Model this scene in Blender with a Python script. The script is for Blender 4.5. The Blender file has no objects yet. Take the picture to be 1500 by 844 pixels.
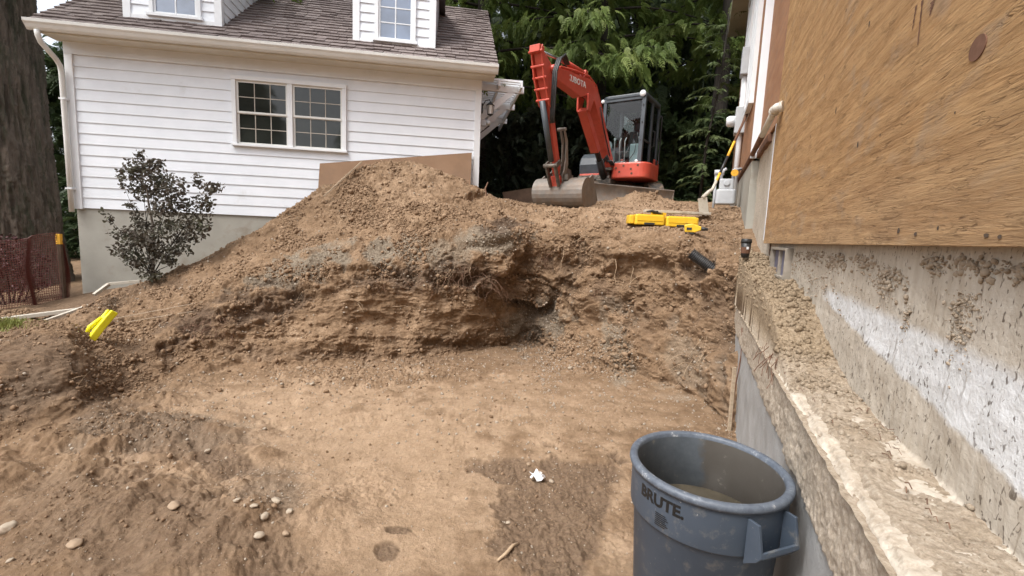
import bpy, math, random
import numpy as np
from mathutils import Vector, Matrix
random.seed(7); RNG = np.random.default_rng(7)
scene = bpy.context.scene
COL = scene.collection
PI = math.pi
# ------------------------------------------------------------------ camera numbers
FPX, CX, CY = 656.0, 750.0, 422.0
up = np.array([238., 5458., -656.]); up /= np.linalg.norm(up)
Fw = np.array([0, 0, 1.]); Yw = Fw - up*Fw.dot(up); Yw /= np.linalg.norm(Yw)
Xw = np.cross(Yw, up)
if Xw[0] < 0: Xw = -Xw
M3 = np.array([Xw, Yw, up])
def ray(px, py): return M3 @ np.array([px-CX, -(py-CY), FPX])
def onz(px, py, z): v = ray(px, py); return v*(z/v[2])
def ond(px, py, d): v = ray(px, py); return v*(d/v[1])
def projn(P):
    c = np.asarray(P) @ M3
    return CX+FPX*c[..., 0]/c[..., 2], CY-FPX*c[..., 1]/c[..., 2]
FLOOR = -1.66
# ------------------------------------------------------------------ noise
_perm = np.random.default_rng(3).permutation(256); _perm = np.concatenate([_perm, _perm]).astype(np.int64)
_g = np.random.default_rng(4).normal(size=(256, 3)); _g /= np.linalg.norm(_g, axis=1)[:, None]
def perlin(P):
    P = np.asarray(P, dtype=np.float64); I = np.floor(P).astype(np.int64); f = P-I; I &= 255
    u = f*f*f*(f*(f*6-15)+10); r = 0
    for dx in (0, 1):
        wx = u[..., 0] if dx else 1-u[..., 0]
        for dy in (0, 1):
            wy = u[..., 1] if dy else 1-u[..., 1]
            for dz in (0, 1):
                wz = u[..., 2] if dz else 1-u[..., 2]
                h = _perm[_perm[_perm[(I[..., 0]+dx) & 255]+((I[..., 1]+dy) & 255)]+((I[..., 2]+dz) & 255)]
                g = _g[h]
                r = r + wx*wy*wz*(g[..., 0]*(f[..., 0]-dx)+g[..., 1]*(f[..., 1]-dy)+g[..., 2]*(f[..., 2]-dz))
    return r*1.6
def fbm(P, o=4, gain=.5):
    a = 1; s = 0; Q = np.array(P, dtype=np.float64)
    for i in range(o): s = s+a*perlin(Q+i*17.3); Q = Q*2.03; a *= gain
    return s
def sstep(a, b, x):
    t = np.clip((x-a)/(b-a), 0, 1); return t*t*(3-2*t)
# ------------------------------------------------------------------ materials
MATS = {}
def newmat(name):
    m = bpy.data.materials.new(name); m.use_nodes = True; nt = m.node_tree
    for n in list(nt.nodes): nt.nodes.remove(n)
    out = nt.nodes.new('ShaderNodeOutputMaterial'); b = nt.nodes.new('ShaderNodeBsdfPrincipled')
    nt.links.new(b.outputs[0], out.inputs[0]); MATS[name] = m
    return m, nt, b
def N(nt, t, **k):
    n = nt.nodes.new(t)
    for a, v in k.items():
        if hasattr(n, a): setattr(n, a, v)
        else: n.inputs[a.replace('_', ' ')].default_value = v
    return n
def noise(nt, vec, scale, detail=4, rough=.55, dist=0):
    n = nt.nodes.new('ShaderNodeTexNoise'); n.inputs['Scale'].default_value = scale; n.inputs['Detail'].default_value = detail
    n.inputs['Roughness'].default_value = rough; n.inputs['Distortion'].default_value = dist
    nt.links.new(vec, n.inputs['Vector']); return n.outputs['Fac']
def ramp(nt, fac, stops):
    r = nt.nodes.new('ShaderNodeValToRGB'); e = r.color_ramp.elements
    while len(e) < len(stops): e.new(.5)
    for i, (p, c) in enumerate(stops):
        e[i].position = p; e[i].color = (c, c, c, 1) if not hasattr(c, '__len__') else (*c, 1)
    nt.links.new(fac, r.inputs[0]); return r.outputs[0]
def mix(nt, fac, a, b, mode='MIX'):
    m = nt.nodes.new('ShaderNodeMix'); m.data_type = 'RGBA'; m.blend_type = mode
    for s, v in ((m.inputs[0], fac), (m.inputs[6], a), (m.inputs[7], b)):
        if hasattr(v, 'is_linked') or isinstance(v, bpy.types.NodeSocket): nt.links.new(v, s)
        elif hasattr(v, '__len__'): s.default_value = (*v, 1)
        else: s.default_value = v
    return m.outputs[2]
def mth(nt, op, a, b=0., clamp=False):
    m = nt.nodes.new('ShaderNodeMath'); m.operation = op; m.use_clamp = clamp
    for s, v in zip(m.inputs, (a, b)):
        if isinstance(v, bpy.types.NodeSocket): nt.links.new(v, s)
        else: s.default_value = v
    return m.outputs[0]
def bump(nt, b, h, strength, dist=.01, prev=None):
    n = nt.nodes.new('ShaderNodeBump'); n.inputs['Strength'].default_value = strength; n.inputs['Distance'].default_value = dist
    nt.links.new(h, n.inputs['Height'])
    if prev: nt.links.new(prev, n.inputs['Normal'])
    nt.links.new(n.outputs[0], b.inputs['Normal']); return n.outputs[0]
def coord(nt, kind='Object', sc=None):
    t = nt.nodes.new('ShaderNodeTexCoord'); o = t.outputs[kind]
    if sc:
        m = nt.nodes.new('ShaderNodeMapping'); m.inputs['Scale'].default_value = sc; nt.links.new(o, m.inputs[0]); o = m.outputs[0]
    return o
def mottled(name, c1, c2, scale=5, rough=.7, bs=.2, bscale=40, metal=0, sc=None, c3=None, dirt=None, dscale=3, dlo=.5, dhi=.65, spec=.5, bdist=.004):
    m, nt, b = newmat(name); v = coord(nt, 'Object', sc)
    f = noise(nt, v, scale, 5, .6)
    c = ramp(nt, f, [(.3, c1), (.7, c2)] if c3 is None else [(.28, c1), (.5, c2), (.72, c3)])
    if dirt is not None:
        d = ramp(nt, noise(nt, v, dscale, 6, .7), [(dlo, 0.), (dhi, 1.)]); c = mix(nt, d, c, dirt)
    nt.links.new(c, b.inputs['Base Color']); b.inputs['Roughness'].default_value = rough; b.inputs['Metallic'].default_value = metal
    b.inputs['Specular IOR Level'].default_value = spec
    if bs: bump(nt, b, noise(nt, v, bscale, 5, .6), bs, bdist)
    return m
DIRTC = (.20, .135, .085)
mottled('white_siding', (.73, .765, .81), (.80, .83, .875), 3, .45, .05, 60, dirt=(.5, .5, .47), dscale=1.3, dlo=.62, dhi=.85)
mottled('white_trim', (.73, .75, .77), (.80, .82, .84), 4, .45, .06, 60)
mottled('gutter_white', (.66, .655, .62), (.75, .745, .715), 3, .35, .03, 50)
mottled('eave_cream', (.60, .57, .49), (.68, .65, .57), 3, .55, .03, 50)
mottled('house_concrete', (.30, .29, .25), (.40, .385, .34), 1.6, .85, .25, 60, dirt=(.24, .20, .15), dscale=2.2, dlo=.55, dhi=.8)
mottled('black_metal', (.012, .012, .013), (.03, .03, .03), 20, .45, .05, 80)
mottled('black_plastic', (.02, .02, .022), (.035, .035, .035), 20, .5, .05, 80, dirt=DIRTC, dscale=14, dlo=.6, dhi=.75)
mottled('chrome', (.5, .5, .5), (.65, .65, .65), 10, .25, 0, metal=.9)
mottled('red_paint', (.50, .065, .04), (.62, .11, .07), 4, .38, .04, 60, dirt=(.30, .10, .06), dscale=5, dlo=.55, dhi=.85)
mottled('cab_paint', (.045, .055, .065), (.075, .088, .10), 4, .4, .04, 60, dirt=(.14, .13, .12), dscale=6, dlo=.6, dhi=.85)
mottled('bucket_steel', (.16, .145, .13), (.27, .24, .21), 6, .6, .3, 50, metal=.25, dirt=(.22, .15, .10), dscale=5, dlo=.45, dhi=.75)
mottled('greasy_steel', (.05, .045, .04), (.20, .17, .14), 14, .55, .4, 60, metal=.3)
mottled('rubber', (.02, .02, .02), (.06, .05, .04), 8, .8, .3, 60, dirt=DIRTC, dscale=6, dlo=.45, dhi=.65)
mottled('blue_grey_plastic', (.16, .21, .23), (.22, .27, .29), 6, .5, .05, 40)
mottled('lamp_glass', (.75, .75, .72), (.9, .9, .88), 10, .15, 0)
mottled('yellow_case', (.72, .44, .02), (.85, .55, .04), 5, .42, .05, 60, dirt=(.40, .25, .08), dscale=6, dlo=.6, dhi=.8)
mottled('bright_yellow', (.80, .74, .01), (.88, .82, .02), 6, .4, .08, 60, dirt=(.45, .35, .06), dscale=8, dlo=.62, dhi=.8)
mottled('orange_tape', (.80, .40, .03), (.88, .50, .05), 6, .5, .05, 60)
mottled('bare_wood', (.36, .27, .18), (.50, .40, .29), 3, .8, .4, 20, sc=(1, 12, 12), dirt=(.25, .18, .12), dscale=2)
mottled('grey_wood', (.42, .38, .32), (.58, .54, .46), 3, .85, .4, 20, dirt=(.28, .22, .16), dscale=3)
mottled('dark_wood', (.07, .045, .03), (.14, .09, .06), 5, .85, .5, 30)
mottled('rust_wood', (.10, .045, .025), (.20, .10, .06), 7, .9, .5, 40)
mottled('sheet_brown', (.23, .135, .075), (.28, .17, .10), 2.5, .8, .08, 90, dirt=(.19, .12, .075), dscale=1.7, dlo=.5, dhi=.8)
mottled('pvc_white', (.58, .55, .48), (.72, .70, .64), 8, .45, .05, 60, dirt=(.30, .2, .12), dscale=6, dlo=.55, dhi=.7)
mottled('grey_metal', (.42, .44, .46), (.52, .54, .56), 6, .4, .05, 60, dirt=(.3, .26, .22), dscale=8, dlo=.6, dhi=.8)
mottled('paper_white', (.75, .76, .78), (.85, .85, .86), 10, .6, .1, 40, dirt=(.4, .32, .25), dscale=20, dlo=.55, dhi=.7)
mottled('root_brown', (.10, .052, .032), (.24, .14, .09), 30, .9, .1, 90)
mottled('root_pale', (.34, .24, .15), (.48, .36, .24), 30, .9, .1, 90)
mottled('stone_pale', (.28, .225, .165), (.42, .355, .275), 14, .8, .3, 60, dirt=DIRTC, dscale=12, dlo=.52, dhi=.7)
mottled('gravel_mix', (.20, .155, .11), (.36, .31, .25), 18, .85, .3, 60, c3=(.28, .21, .15))
mottled('vent_grey', (.22, .19, .15), (.34, .30, .25), 12, .8, .3, 50)
mottled('mud', (.27, .21, .15), (.41, .335, .255), 14, .9, .3, 60)
mottled('stone_brown', (.24, .17, .11), (.34, .25, .17), 14, .85, .3, 60)
mottled('bark', (.10, .08, .062), (.19, .15, .118), 3, .95, .9, 14, sc=(4, 4, .5), dirt=(.07, .07, .045), dscale=2, bdist=.04)
mottled('bark_dark', (.014, .011, .008), (.035, .027, .020), 3, .95, .6, 14, sc=(4, 4, .5), bdist=.03)
mottled('dark_soil', (.06, .042, .03), (.11, .078, .055), 6, .95, .5, 40)
mottled('grass_green', (.16, .19, .04), (.32, .34, .10), 20, .7, 0)
mottled('red_leaf', (.045, .012, .014), (.10, .025, .022), 6, .6, 0)
mottled('text_black', (.008, .008, .008), (.012, .012, .012), 20, .5, 0)
mottled('text_pale', (.70, .68, .66), (.78, .76, .74), 20, .5, 0)
mottled('rope', (.36, .28, .2), (.5, .42, .32), 20, .9, .1)
mottled('vent_blue', (.10, .10, .15), (.17, .17, .25), 12, .5, .2, 50)
mottled('trim_taupe', (.42, .38, .32), (.5, .46, .4), 5, .7, .1)  # grey-brown of the right-hand eave and the lower glazing bars
def m_leaf(name, c1, c2, c3, trans=.25, scale=1.2, rough=.55):
    m, nt, b = newmat(name); v = coord(nt)
    f = noise(nt, v, scale, 3, .6); g = noise(nt, v, 9, 3, .6)
    c = mix(nt, .35, ramp(nt, f, [(.3, c1), (.5, c2), (.7, c3)]), ramp(nt, g, [(.3, c1), (.7, c3)]))
    nt.links.new(c, b.inputs['Base Color']); b.inputs['Roughness'].default_value = rough
    b.inputs['Specular IOR Level'].default_value = .3
    tr = nt.nodes.new('ShaderNodeBsdfTranslucent'); nt.links.new(c, tr.inputs[0])
    ms = nt.nodes.new('ShaderNodeMixShader'); ms.inputs[0].default_value = trans
    out = [n for n in nt.nodes if n.type == 'OUTPUT_MATERIAL'][0]
    nt.links.new(b.outputs[0], ms.inputs[1]); nt.links.new(tr.outputs[0], ms.inputs[2]); nt.links.new(ms.outputs[0], out.inputs[0])
m_leaf('cedar_leaf', (.065, .115, .028), (.15, .215, .055), (.27, .31, .09), .5, .9)
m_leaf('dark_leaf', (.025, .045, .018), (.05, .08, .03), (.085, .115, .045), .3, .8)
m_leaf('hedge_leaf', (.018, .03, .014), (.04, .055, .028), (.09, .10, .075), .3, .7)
m_leaf('purple_leaf', (.055, .06, .04), (.10, .068, .062), (.15, .16, .105), .2, 3, .75)
m_leaf('twig_green', (.06, .09, .03), (.10, .14, .05), (.17, .20, .09), .2, 3)
def m_glass(name, base, rough=.04, ior=1.9):
    m, nt, b = newmat(name); v = coord(nt)
    c = ramp(nt, noise(nt, v, 2.5, 3, .5), [(.35, base), (.65, tuple(x*1.6 for x in base))])
    nt.links.new(c, b.inputs['Base Color']); b.inputs['Roughness'].default_value = rough; b.inputs['IOR'].default_value = ior
m_glass('window_glass', (.020, .022, .019), .04, 1.5)
m_glass('dormer_glass', (.10, .13, .19), .08, 2.2)  # reflected sky tinted into the bluish base colour
def m_clear(name, tint=(.8, .88, .86)):
    m, nt, b = newmat(name)
    b.inputs['Base Color'].default_value = (*tint, 1); b.inputs['Roughness'].default_value = .02
    tr = nt.nodes.new('ShaderNodeBsdfTransparent'); tr.inputs[0].default_value = (*tint, 1)
    fr = nt.nodes.new('ShaderNodeFresnel'); fr.inputs[0].default_value = 1.5
    gl = nt.nodes.new('ShaderNodeBsdfGlossy'); gl.inputs['Roughness'].default_value = .03
    ms = nt.nodes.new('ShaderNodeMixShader'); nt.links.new(fr.outputs[0], ms.inputs[0]); nt.links.new(tr.outputs[0], ms.inputs[1]); nt.links.new(gl.outputs[0], ms.inputs[2])
    out = [n for n in nt.nodes if n.type == 'OUTPUT_MATERIAL'][0]; nt.links.new(ms.outputs[0], out.inputs[0])
m_clear('cab_glass')
def m_mesh():
    m, nt, b = newmat('orange_mesh')
    b.inputs['Base Color'].default_value = (.11, .028, .018, 1); b.inputs['Roughness'].default_value = .6
m_mesh()
def m_shingle():
    m, nt, b = newmat('shingles')
    at = nt.nodes.new('ShaderNodeAttribute'); at.attribute_name = 'rnd'
    c = ramp(nt, at.outputs['Fac'], [(0, (.115, .088, .082)), (.5, (.17, .135, .127)), (1, (.235, .195, .183))])
    v = coord(nt); n2 = noise(nt, v, 90, 3, .7)
    c = mix(nt, .35, c, ramp(nt, n2, [(.35, (.06, .045, .04)), (.65, (.24, .20, .19))]))
    nt.links.new(c, b.inputs['Base Color']); b.inputs['Roughness'].default_value = .9
    bump(nt, b, n2, .5, .004)
m_shingle()
def m_soil():
    m, nt, b = newmat('soil'); v = coord(nt)
    n1 = noise(nt, v, 1.1, 6, .65, .5); n2 = noise(nt, v, 7, 8, .7); n3 = noise(nt, v, 45, 6, .7); n4 = noise(nt, v, 160, 4, .7)
    c = ramp(nt, n1, [(.3, (.172, .106, .058)), (.5, (.228, .142, .080)), (.7, (.29, .188, .112))])
    vs = coord(nt, 'Object', (1.2, 1.2, 9)); c = mix(nt, .3, c, ramp(nt, noise(nt, vs, 1.5, 6, .65, .8), [(.35, (.155, .088, .048)), (.6, (.27, .18, .115))]))
    c = mix(nt, .6, c, ramp(nt, n2, [(.30, (.10, .065, .039)), (.5, (.20, .132, .080)), (.70, (.33, .235, .155))]))
    at = nt.nodes.new('ShaderNodeAttribute'); at.attribute_name = 'zones'
    sp = nt.nodes.new('ShaderNodeSeparateColor'); nt.links.new(at.outputs['Color'], sp.inputs[0])
    grey, dark, damp, pale = sp.outputs[0], sp.outputs[1], sp.outputs[2], at.outputs['Alpha']
    c = mix(nt, mth(nt, 'MULTIPLY', pale, .75), c, ramp(nt, n2, [(.3, (.30, .205, .127)), (.7, (.445, .32, .215))]))
    c = mix(nt, mth(nt, 'MULTIPLY', grey, .78), c, ramp(nt, n3, [(.3, (.11, .092, .068)), (.7, (.29, .25, .195))]))
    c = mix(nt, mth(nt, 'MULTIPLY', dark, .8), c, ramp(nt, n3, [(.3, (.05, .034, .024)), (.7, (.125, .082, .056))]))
    c = mix(nt, mth(nt, 'MULTIPLY', damp, .72), c, ramp(nt, n3, [(.3, (.105, .070, .046)), (.7, (.20, .14, .095))]))
    c = mix(nt, .5, c, ramp(nt, n3, [(.3, (.35,)*3), (.5, (.5,)*3), (.7, (.68,)*3)]), 'OVERLAY')
    # small pale grit specks
    g = ramp(nt, n4, [(.62, 0.), (.70, 1.)]); c = mix(nt, mth(nt, 'MULTIPLY', g, .35), c, (.42, .35, .27))
    nt.links.new(c, b.inputs['Base Color']); b.inputs['Roughness'].default_value = .95; b.inputs['Specular IOR Level'].default_value = .2
    p = bump(nt, b, n3, .8, .013); p = bump(nt, b, n4, .9, .007, p)
m_soil()
def m_wallconc():
    # coordinates of the building root: x = out of the wall, y = along the wall, z = height
    m, nt, b = newmat('old_concrete'); v = coord(nt)
    s = nt.nodes.new('ShaderNodeSeparateXYZ'); nt.links.new(v, s.inputs[0]); X, Y, Z = s.outputs
    n1 = noise(nt, v, 2.2, 6, .65); n2 = noise(nt, v, 12, 6, .7); n3 = noise(nt, v, 70, 5, .7)
    vs = coord(nt, 'Object', (1, 9, .8)); ns = noise(nt, vs, 3, 6, .65)
    base = ramp(nt, n1, [(.3, (.45, .395, .32)), (.55, (.56, .51, .435)), (.75, (.63, .59, .525))])
    base = mix(nt, .45, base, ramp(nt, ns, [(.35, (.37, .30, .225)), (.6, (.57, .51, .43))]))
    zn = mth(nt, 'ADD', Z, mth(nt, 'MULTIPLY', mth(nt, 'SUBTRACT', n2, .5), .10))
    # smooth grey form face below z2
    lowc = ramp(nt, n1, [(.3, (.31, .305, .295)), (.6, (.40, .40, .395)), (.75, (.46, .45, .43))])
    low = ramp(nt, mth(nt, 'MULTIPLY', mth(nt, 'ADD', zn, .93), 30, True), [(0, 1.), (1, 0.)])
    base = mix(nt, low, base, lowc)
    # rough band, brown and gritty
    inb = mth(nt, 'MULTIPLY', mth(nt, 'SUBTRACT', 1., low), mth(nt, 'MULTIPLY', mth(nt, 'SUBTRACT', -.60, Z), 40, True))
    base = mix(nt, mth(nt, 'MULTIPLY', inb, .8), base, ramp(nt, n3, [(.32, (.27, .215, .155)), (.5, (.38, .315, .245)), (.68, (.52, .45, .37))]))
    # chipped pale lip of the ledge
    lip = mth(nt, 'MULTIPLY', mth(nt, 'MULTIPLY', mth(nt, 'SUBTRACT', X, .405), 60, True), mth(nt, 'MULTIPLY', mth(nt, 'SUBTRACT', mth(nt, 'ADD', .418, mth(nt, 'MULTIPLY', n2, .035)), X), 70, True))
    lip = mth(nt, 'MULTIPLY', lip, mth(nt, 'MULTIPLY', mth(nt, 'ADD', zn, .66), 40, True))
    base = mix(nt, mth(nt, 'MULTIPLY', lip, ramp(nt, n2, [(.30, .35), (.5, 1.)])), base, (.62, .56, .47))
    # white painted band on the upper wall: slants down towards the camera
    yt = mth(nt, 'SUBTRACT', 2.8, Y)
    top = mth(nt, 'ADD', mth(nt, 'MULTIPLY', yt, -.02), -.20); bot = mth(nt, 'ADD', mth(nt, 'MULTIPLY', yt, -.115), -.30)
    zw = mth(nt, 'ADD', Z, mth(nt, 'MULTIPLY', mth(nt, 'SUBTRACT', n2, .5), .05))
    band = mth(nt, 'MULTIPLY', mth(nt, 'MULTIPLY', mth(nt, 'SUBTRACT', top, zw), 26, True), mth(nt, 'MULTIPLY', mth(nt, 'SUBTRACT', zw, bot), 60, True))
    band = mth(nt, 'MULTIPLY', band, mth(nt, 'MULTIPLY', mth(nt, 'SUBTRACT', 3.0, Y), 4, True))
    band = mth(nt, 'MULTIPLY', band, mth(nt, 'MULTIPLY', mth(nt, 'SUBTRACT', X, .60), 60, True))
    wc = ramp(nt, n2, [(.3, (.60, .60, .59)), (.6, (.74, .75, .76))])
    base = mix(nt, mth(nt, 'MULTIPLY', band, ramp(nt, n1, [(.25, .75), (.5, 1.)])), base, wc)
    # dark pits and mud spots
    sp = ramp(nt, noise(nt, coord(nt, 'Object', (1, 1, .6)), 75, 2, .5, .6), [(.60, 0.), (.66, 1.)])
    spm = mth(nt, 'MULTIPLY', sp, ramp(nt, noise(nt, v, 5.5, 3, .6), [(.38, 0.), (.52, 1.)]))
    upz = mth(nt, 'MULTIPLY', mth(nt, 'SUBTRACT', X, .60), 60, True)
    base = mix(nt, mth(nt, 'MULTIPLY', mth(nt, 'MULTIPLY', spm, upz), .8), base, (.085, .062, .045))
    # mud streaks
    st = ramp(nt, noise(nt, coord(nt, 'Object', (1, 14, 2.2)), 1.6, 6, .7), [(.60, 0.), (.68, 1.)])
    base = mix(nt, mth(nt, 'MULTIPLY', mth(nt, 'MULTIPLY', st, upz), .55), base, (.15, .105, .07))
    nt.links.new(base, b.inputs['Base Color']); b.inputs['Roughness'].default_value = .9; b.inputs['Specular IOR Level'].default_value = .25
    p = bump(nt, b, n2, .35, .012); p = bump(nt, b, n3, .7, .006, p)
m_wallconc()
def m_murk():
    m, nt, b = newmat('murky_water'); v = coord(nt)
    c = ramp(nt, noise(nt, v, 7, 5, .6), [(.35, (.045, .040, .030)), (.6, (.085, .072, .052)), (.72, (.20, .18, .15))])
    nt.links.new(c, b.inputs['Base Color']); b.inputs['Roughness'].default_value = .12; bump(nt, b, noise(nt, v, 14, 3, .5), .12, .01)
m_murk()
def m_ply():
    m, nt, b = newmat('weathered_plywood'); v = coord(nt, 'Object', (6, .8, 11))
    w = nt.nodes.new('ShaderNodeTexWave'); w.wave_type = 'BANDS'; w.bands_direction = 'Z'; w.inputs['Scale'].default_value = .42
    w.inputs['Distortion'].default_value = 16; w.inputs['Detail'].default_value = 4; w.inputs['Detail Scale'].default_value = 1.1; w.inputs['Detail Roughness'].default_value = .62
    nt.links.new(coord(nt, 'Object', (3, .9, 6.5)), w.inputs['Vector'])
    nf = noise(nt, coord(nt, 'Object', (20, 2.6, 60)), 1.5, 8, .74, 1.6); nb = noise(nt, coord(nt), .9, 4, .6); n2 = noise(nt, coord(nt, 'Object', (1, 1.0, 2)), 3, 5, .6, .4)
    c = ramp(nt, nb, [(.3, (.40, .215, .09)), (.5, (.52, .29, .12)), (.72, (.62, .37, .165))])
    s = nt.nodes.new('ShaderNodeSeparateXYZ'); nt.links.new(coord(nt), s.inputs[0])
    low = mth(nt, 'SUBTRACT', 1., mth(nt, 'MULTIPLY', mth(nt, 'ADD', s.outputs[2], mth(nt, 'MULTIPLY', n2, .5)), 1.6, True))
    c = mix(nt, mth(nt, 'MULTIPLY', low, .75), c, (.43, .325, .235))
    c = mix(nt, .45, c, ramp(nt, nf, [(.36, (.26, .145, .07)), (.50, (.52, .32, .155)), (.64, (.68, .46, .26))]))
    c = mix(nt, .22, c, ramp(nt, w.outputs['Fac'], [(.2, (.24, .14, .07)), (.8, (.52, .35, .19))]))
    def crack(sc, s, d, w_, dist):
        q = mth(nt, 'ABSOLUTE', mth(nt, 'SUBTRACT', noise(nt, coord(nt, 'Object', sc), s, d, .5, dist), .5)); return ramp(nt, q, [(0., 1.), (w_, 0.)])
    ck = mth(nt, 'MULTIPLY', crack((10, 2.4, 30), 1.6, 3, .022, 1.4), ramp(nt, noise(nt, coord(nt, 'Object', (3, 2.2, 5)), 2.2, 4, .6), [(.44, 0.), (.60, 1.)]))
    ck2 = mth(nt, 'MULTIPLY', crack((20, 5., 75), 1.5, 2, .03, 1.), ramp(nt, noise(nt, coord(nt, 'Object', (3, 3, 6)), 3, 4, .6), [(.46, 0.), (.58, .8)]))
    c = mix(nt, mth(nt, 'MULTIPLY', ck, .62), c, (.13, .07, .035)); c = mix(nt, mth(nt, 'MULTIPLY', ck2, .5), c, (.17, .095, .05))
    gv = ramp(nt, nf, [(.335, 1.), (.385, 0.)]); c = mix(nt, mth(nt, 'MULTIPLY', gv, .75), c, (.10, .055, .03))
    c = mix(nt, ramp(nt, n2, [(.55, 0.), (.75, .55)]), c, (.40, .33, .26))
    nt.links.new(c, b.inputs['Base Color']); b.inputs['Roughness'].default_value = .82; b.inputs['Specular IOR Level'].default_value = .25
    hh = mth(nt, 'SUBTRACT', mth(nt, 'SUBTRACT', mth(nt, 'ADD', mth(nt, 'MULTIPLY', w.outputs['Fac'], .3), nf), mth(nt, 'MULTIPLY', ck, .5)), mth(nt, 'MULTIPLY', ck2, .3))
    bump(nt, b, hh, 1., .012)
m_ply()
def m_ledge():
    m, nt, b = newmat('ledge_dirt'); v = coord(nt); s = nt.nodes.new('ShaderNodeSeparateXYZ'); nt.links.new(v, s.inputs[0])
    n1 = noise(nt, v, 5, 5, .6); n3 = noise(nt, v, 60, 6, .7)
    near = ramp(nt, n3, [(.3, (.23, .18, .13)), (.5, (.355, .29, .22)), (.7, (.50, .43, .345))]); far = ramp(nt, n3, [(.3, (.16, .115, .072)), (.5, (.265, .20, .132)), (.7, (.39, .31, .22))])
    f = mth(nt, 'ADD', mth(nt, 'MULTIPLY', mth(nt, 'SUBTRACT', s.outputs[2], -.60), 9.), mth(nt, 'MULTIPLY', mth(nt, 'SUBTRACT', n1, .42), 2.2), True)
    c = mix(nt, f, near, far); nt.links.new(c, b.inputs['Base Color']); b.inputs['Roughness'].default_value = .95; b.inputs['Specular IOR Level'].default_value = .2
    p = bump(nt, b, n3, .8, .008); bump(nt, b, noise(nt, v, 170, 4, .7), .8, .004, p)
m_ledge()
def m_far_ply():
    mottled('far_plywood', (.29, .14, .07), (.40, .21, .11), 2, .85, .3, 30, sc=(1, 1, 4), dirt=(.24, .15, .10), dscale=3, dlo=.5, dhi=.75)
m_far_ply()
def m_brute():
    m, nt, b = newmat('can_grey'); v = coord(nt)
    n1 = noise(nt, v, 3, 5, .6); n2 = noise(nt, v, 18, 6, .7); n3 = noise(nt, v, 55, 4, .7)
    c = ramp(nt, n1, [(.3, (.046, .062, .086)), (.7, (.070, .090, .120))])
    c = mix(nt, ramp(nt, n2, [(.54, 0.), (.66, .55)]), c, (.17, .165, .155))
    c = mix(nt, ramp(nt, n3, [(.68, 0.), (.73, .8)]), c, (.45, .45, .44))
    nt.links.new(c, b.inputs['Base Color']); b.inputs['Roughness'].default_value = .48; bump(nt, b, n2, .12, .004)
    m, nt, b = newmat('can_inside'); v = coord(nt)
    n1 = noise(nt, v, 2.4, 5, .6); n2 = noise(nt, v, 16, 6, .7)
    s = nt.nodes.new('ShaderNodeSeparateXYZ'); nt.links.new(v, s.inputs[0])
    c = ramp(nt, n2, [(.3, (.075, .088, .102)), (.7, (.12, .135, .15))])
    wet = mth(nt, 'MULTIPLY', mth(nt, 'ADD', mth(nt, 'ADD', s.outputs[0], mth(nt, 'MULTIPLY', s.outputs[1], .25)), mth(nt, 'SUBTRACT', mth(nt, 'MULTIPLY', n1, .5), .33)), 30, True)
    c = mix(nt, mth(nt, 'MULTIPLY', wet, .75), c, (.10, .082, .062))
    c = mix(nt, ramp(nt, n2, [(.60, 0.), (.70, .7)]), c, (.26, .24, .20))
    nt.links.new(c, b.inputs['Base Color'])
    nt.links.new(mth(nt, 'SUBTRACT', .62, mth(nt, 'MULTIPLY', wet, .25)), b.inputs['Roughness']); bump(nt, b, n2, .15, .004)
    m, nt, b = newmat('can_rim'); v = coord(nt)
    n2 = noise(nt, v, 30, 6, .75)
    c = ramp(nt, n2, [(.35, (.07, .085, .11)), (.60, (.12, .14, .17)), (.70, (.42, .42, .42))])
    nt.links.new(c, b.inputs['Base Color']); b.inputs['Roughness'].default_value = .5; bump(nt, b, n2, .3, .003)
m_brute()
# ------------------------------------------------------------------ object helpers
def mesh_obj(name, verts, faces, mat, parent=None, smooth=False, loc=None, attrs=None):
    me = bpy.data.meshes.new(name)
    if isinstance(faces, np.ndarray):
        n, k = faces.shape; me.vertices.add(len(verts)); me.vertices.foreach_set('co', np.asarray(verts, np.float32).ravel())
        me.loops.add(n*k); me.loops.foreach_set('vertex_index', faces.astype(np.int32).ravel())
        me.polygons.add(n); me.polygons.foreach_set('loop_start', np.arange(0, n*k, k, dtype=np.int32))
        me.polygons.foreach_set('loop_total', np.full(n, k, np.int32)); me.update(calc_edges=True)
    else:
        me.from_pydata([tuple(map(float, v)) for v in verts], [], faces); me.update()
    if smooth: me.polygons.foreach_set('use_smooth', np.ones(len(me.polygons), bool))
    ms = mat if isinstance(mat, (list, tuple)) else [mat]
    for x in ms: me.materials.append(MATS[x])
    o = bpy.data.objects.new(name, me); COL.objects.link(o)
    if parent: o.parent = parent
    if loc is not None: o.location = loc
    return o
def tag(o, label=None, cat=None, group=None, kind=None):
    if label: o['label'] = label
    if cat: o['category'] = cat
    if group: o['group'] = group
    if kind: o['kind'] = kind
    return o
def empty(name, loc, rz=0, label=None, cat=None, group=None):
    o = bpy.data.objects.new(name, None); COL.objects.link(o); o.location = tuple(map(float, loc)); o.rotation_euler = (0, 0, rz); o.empty_display_size = .2
    return tag(o, label, cat, group)
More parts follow.
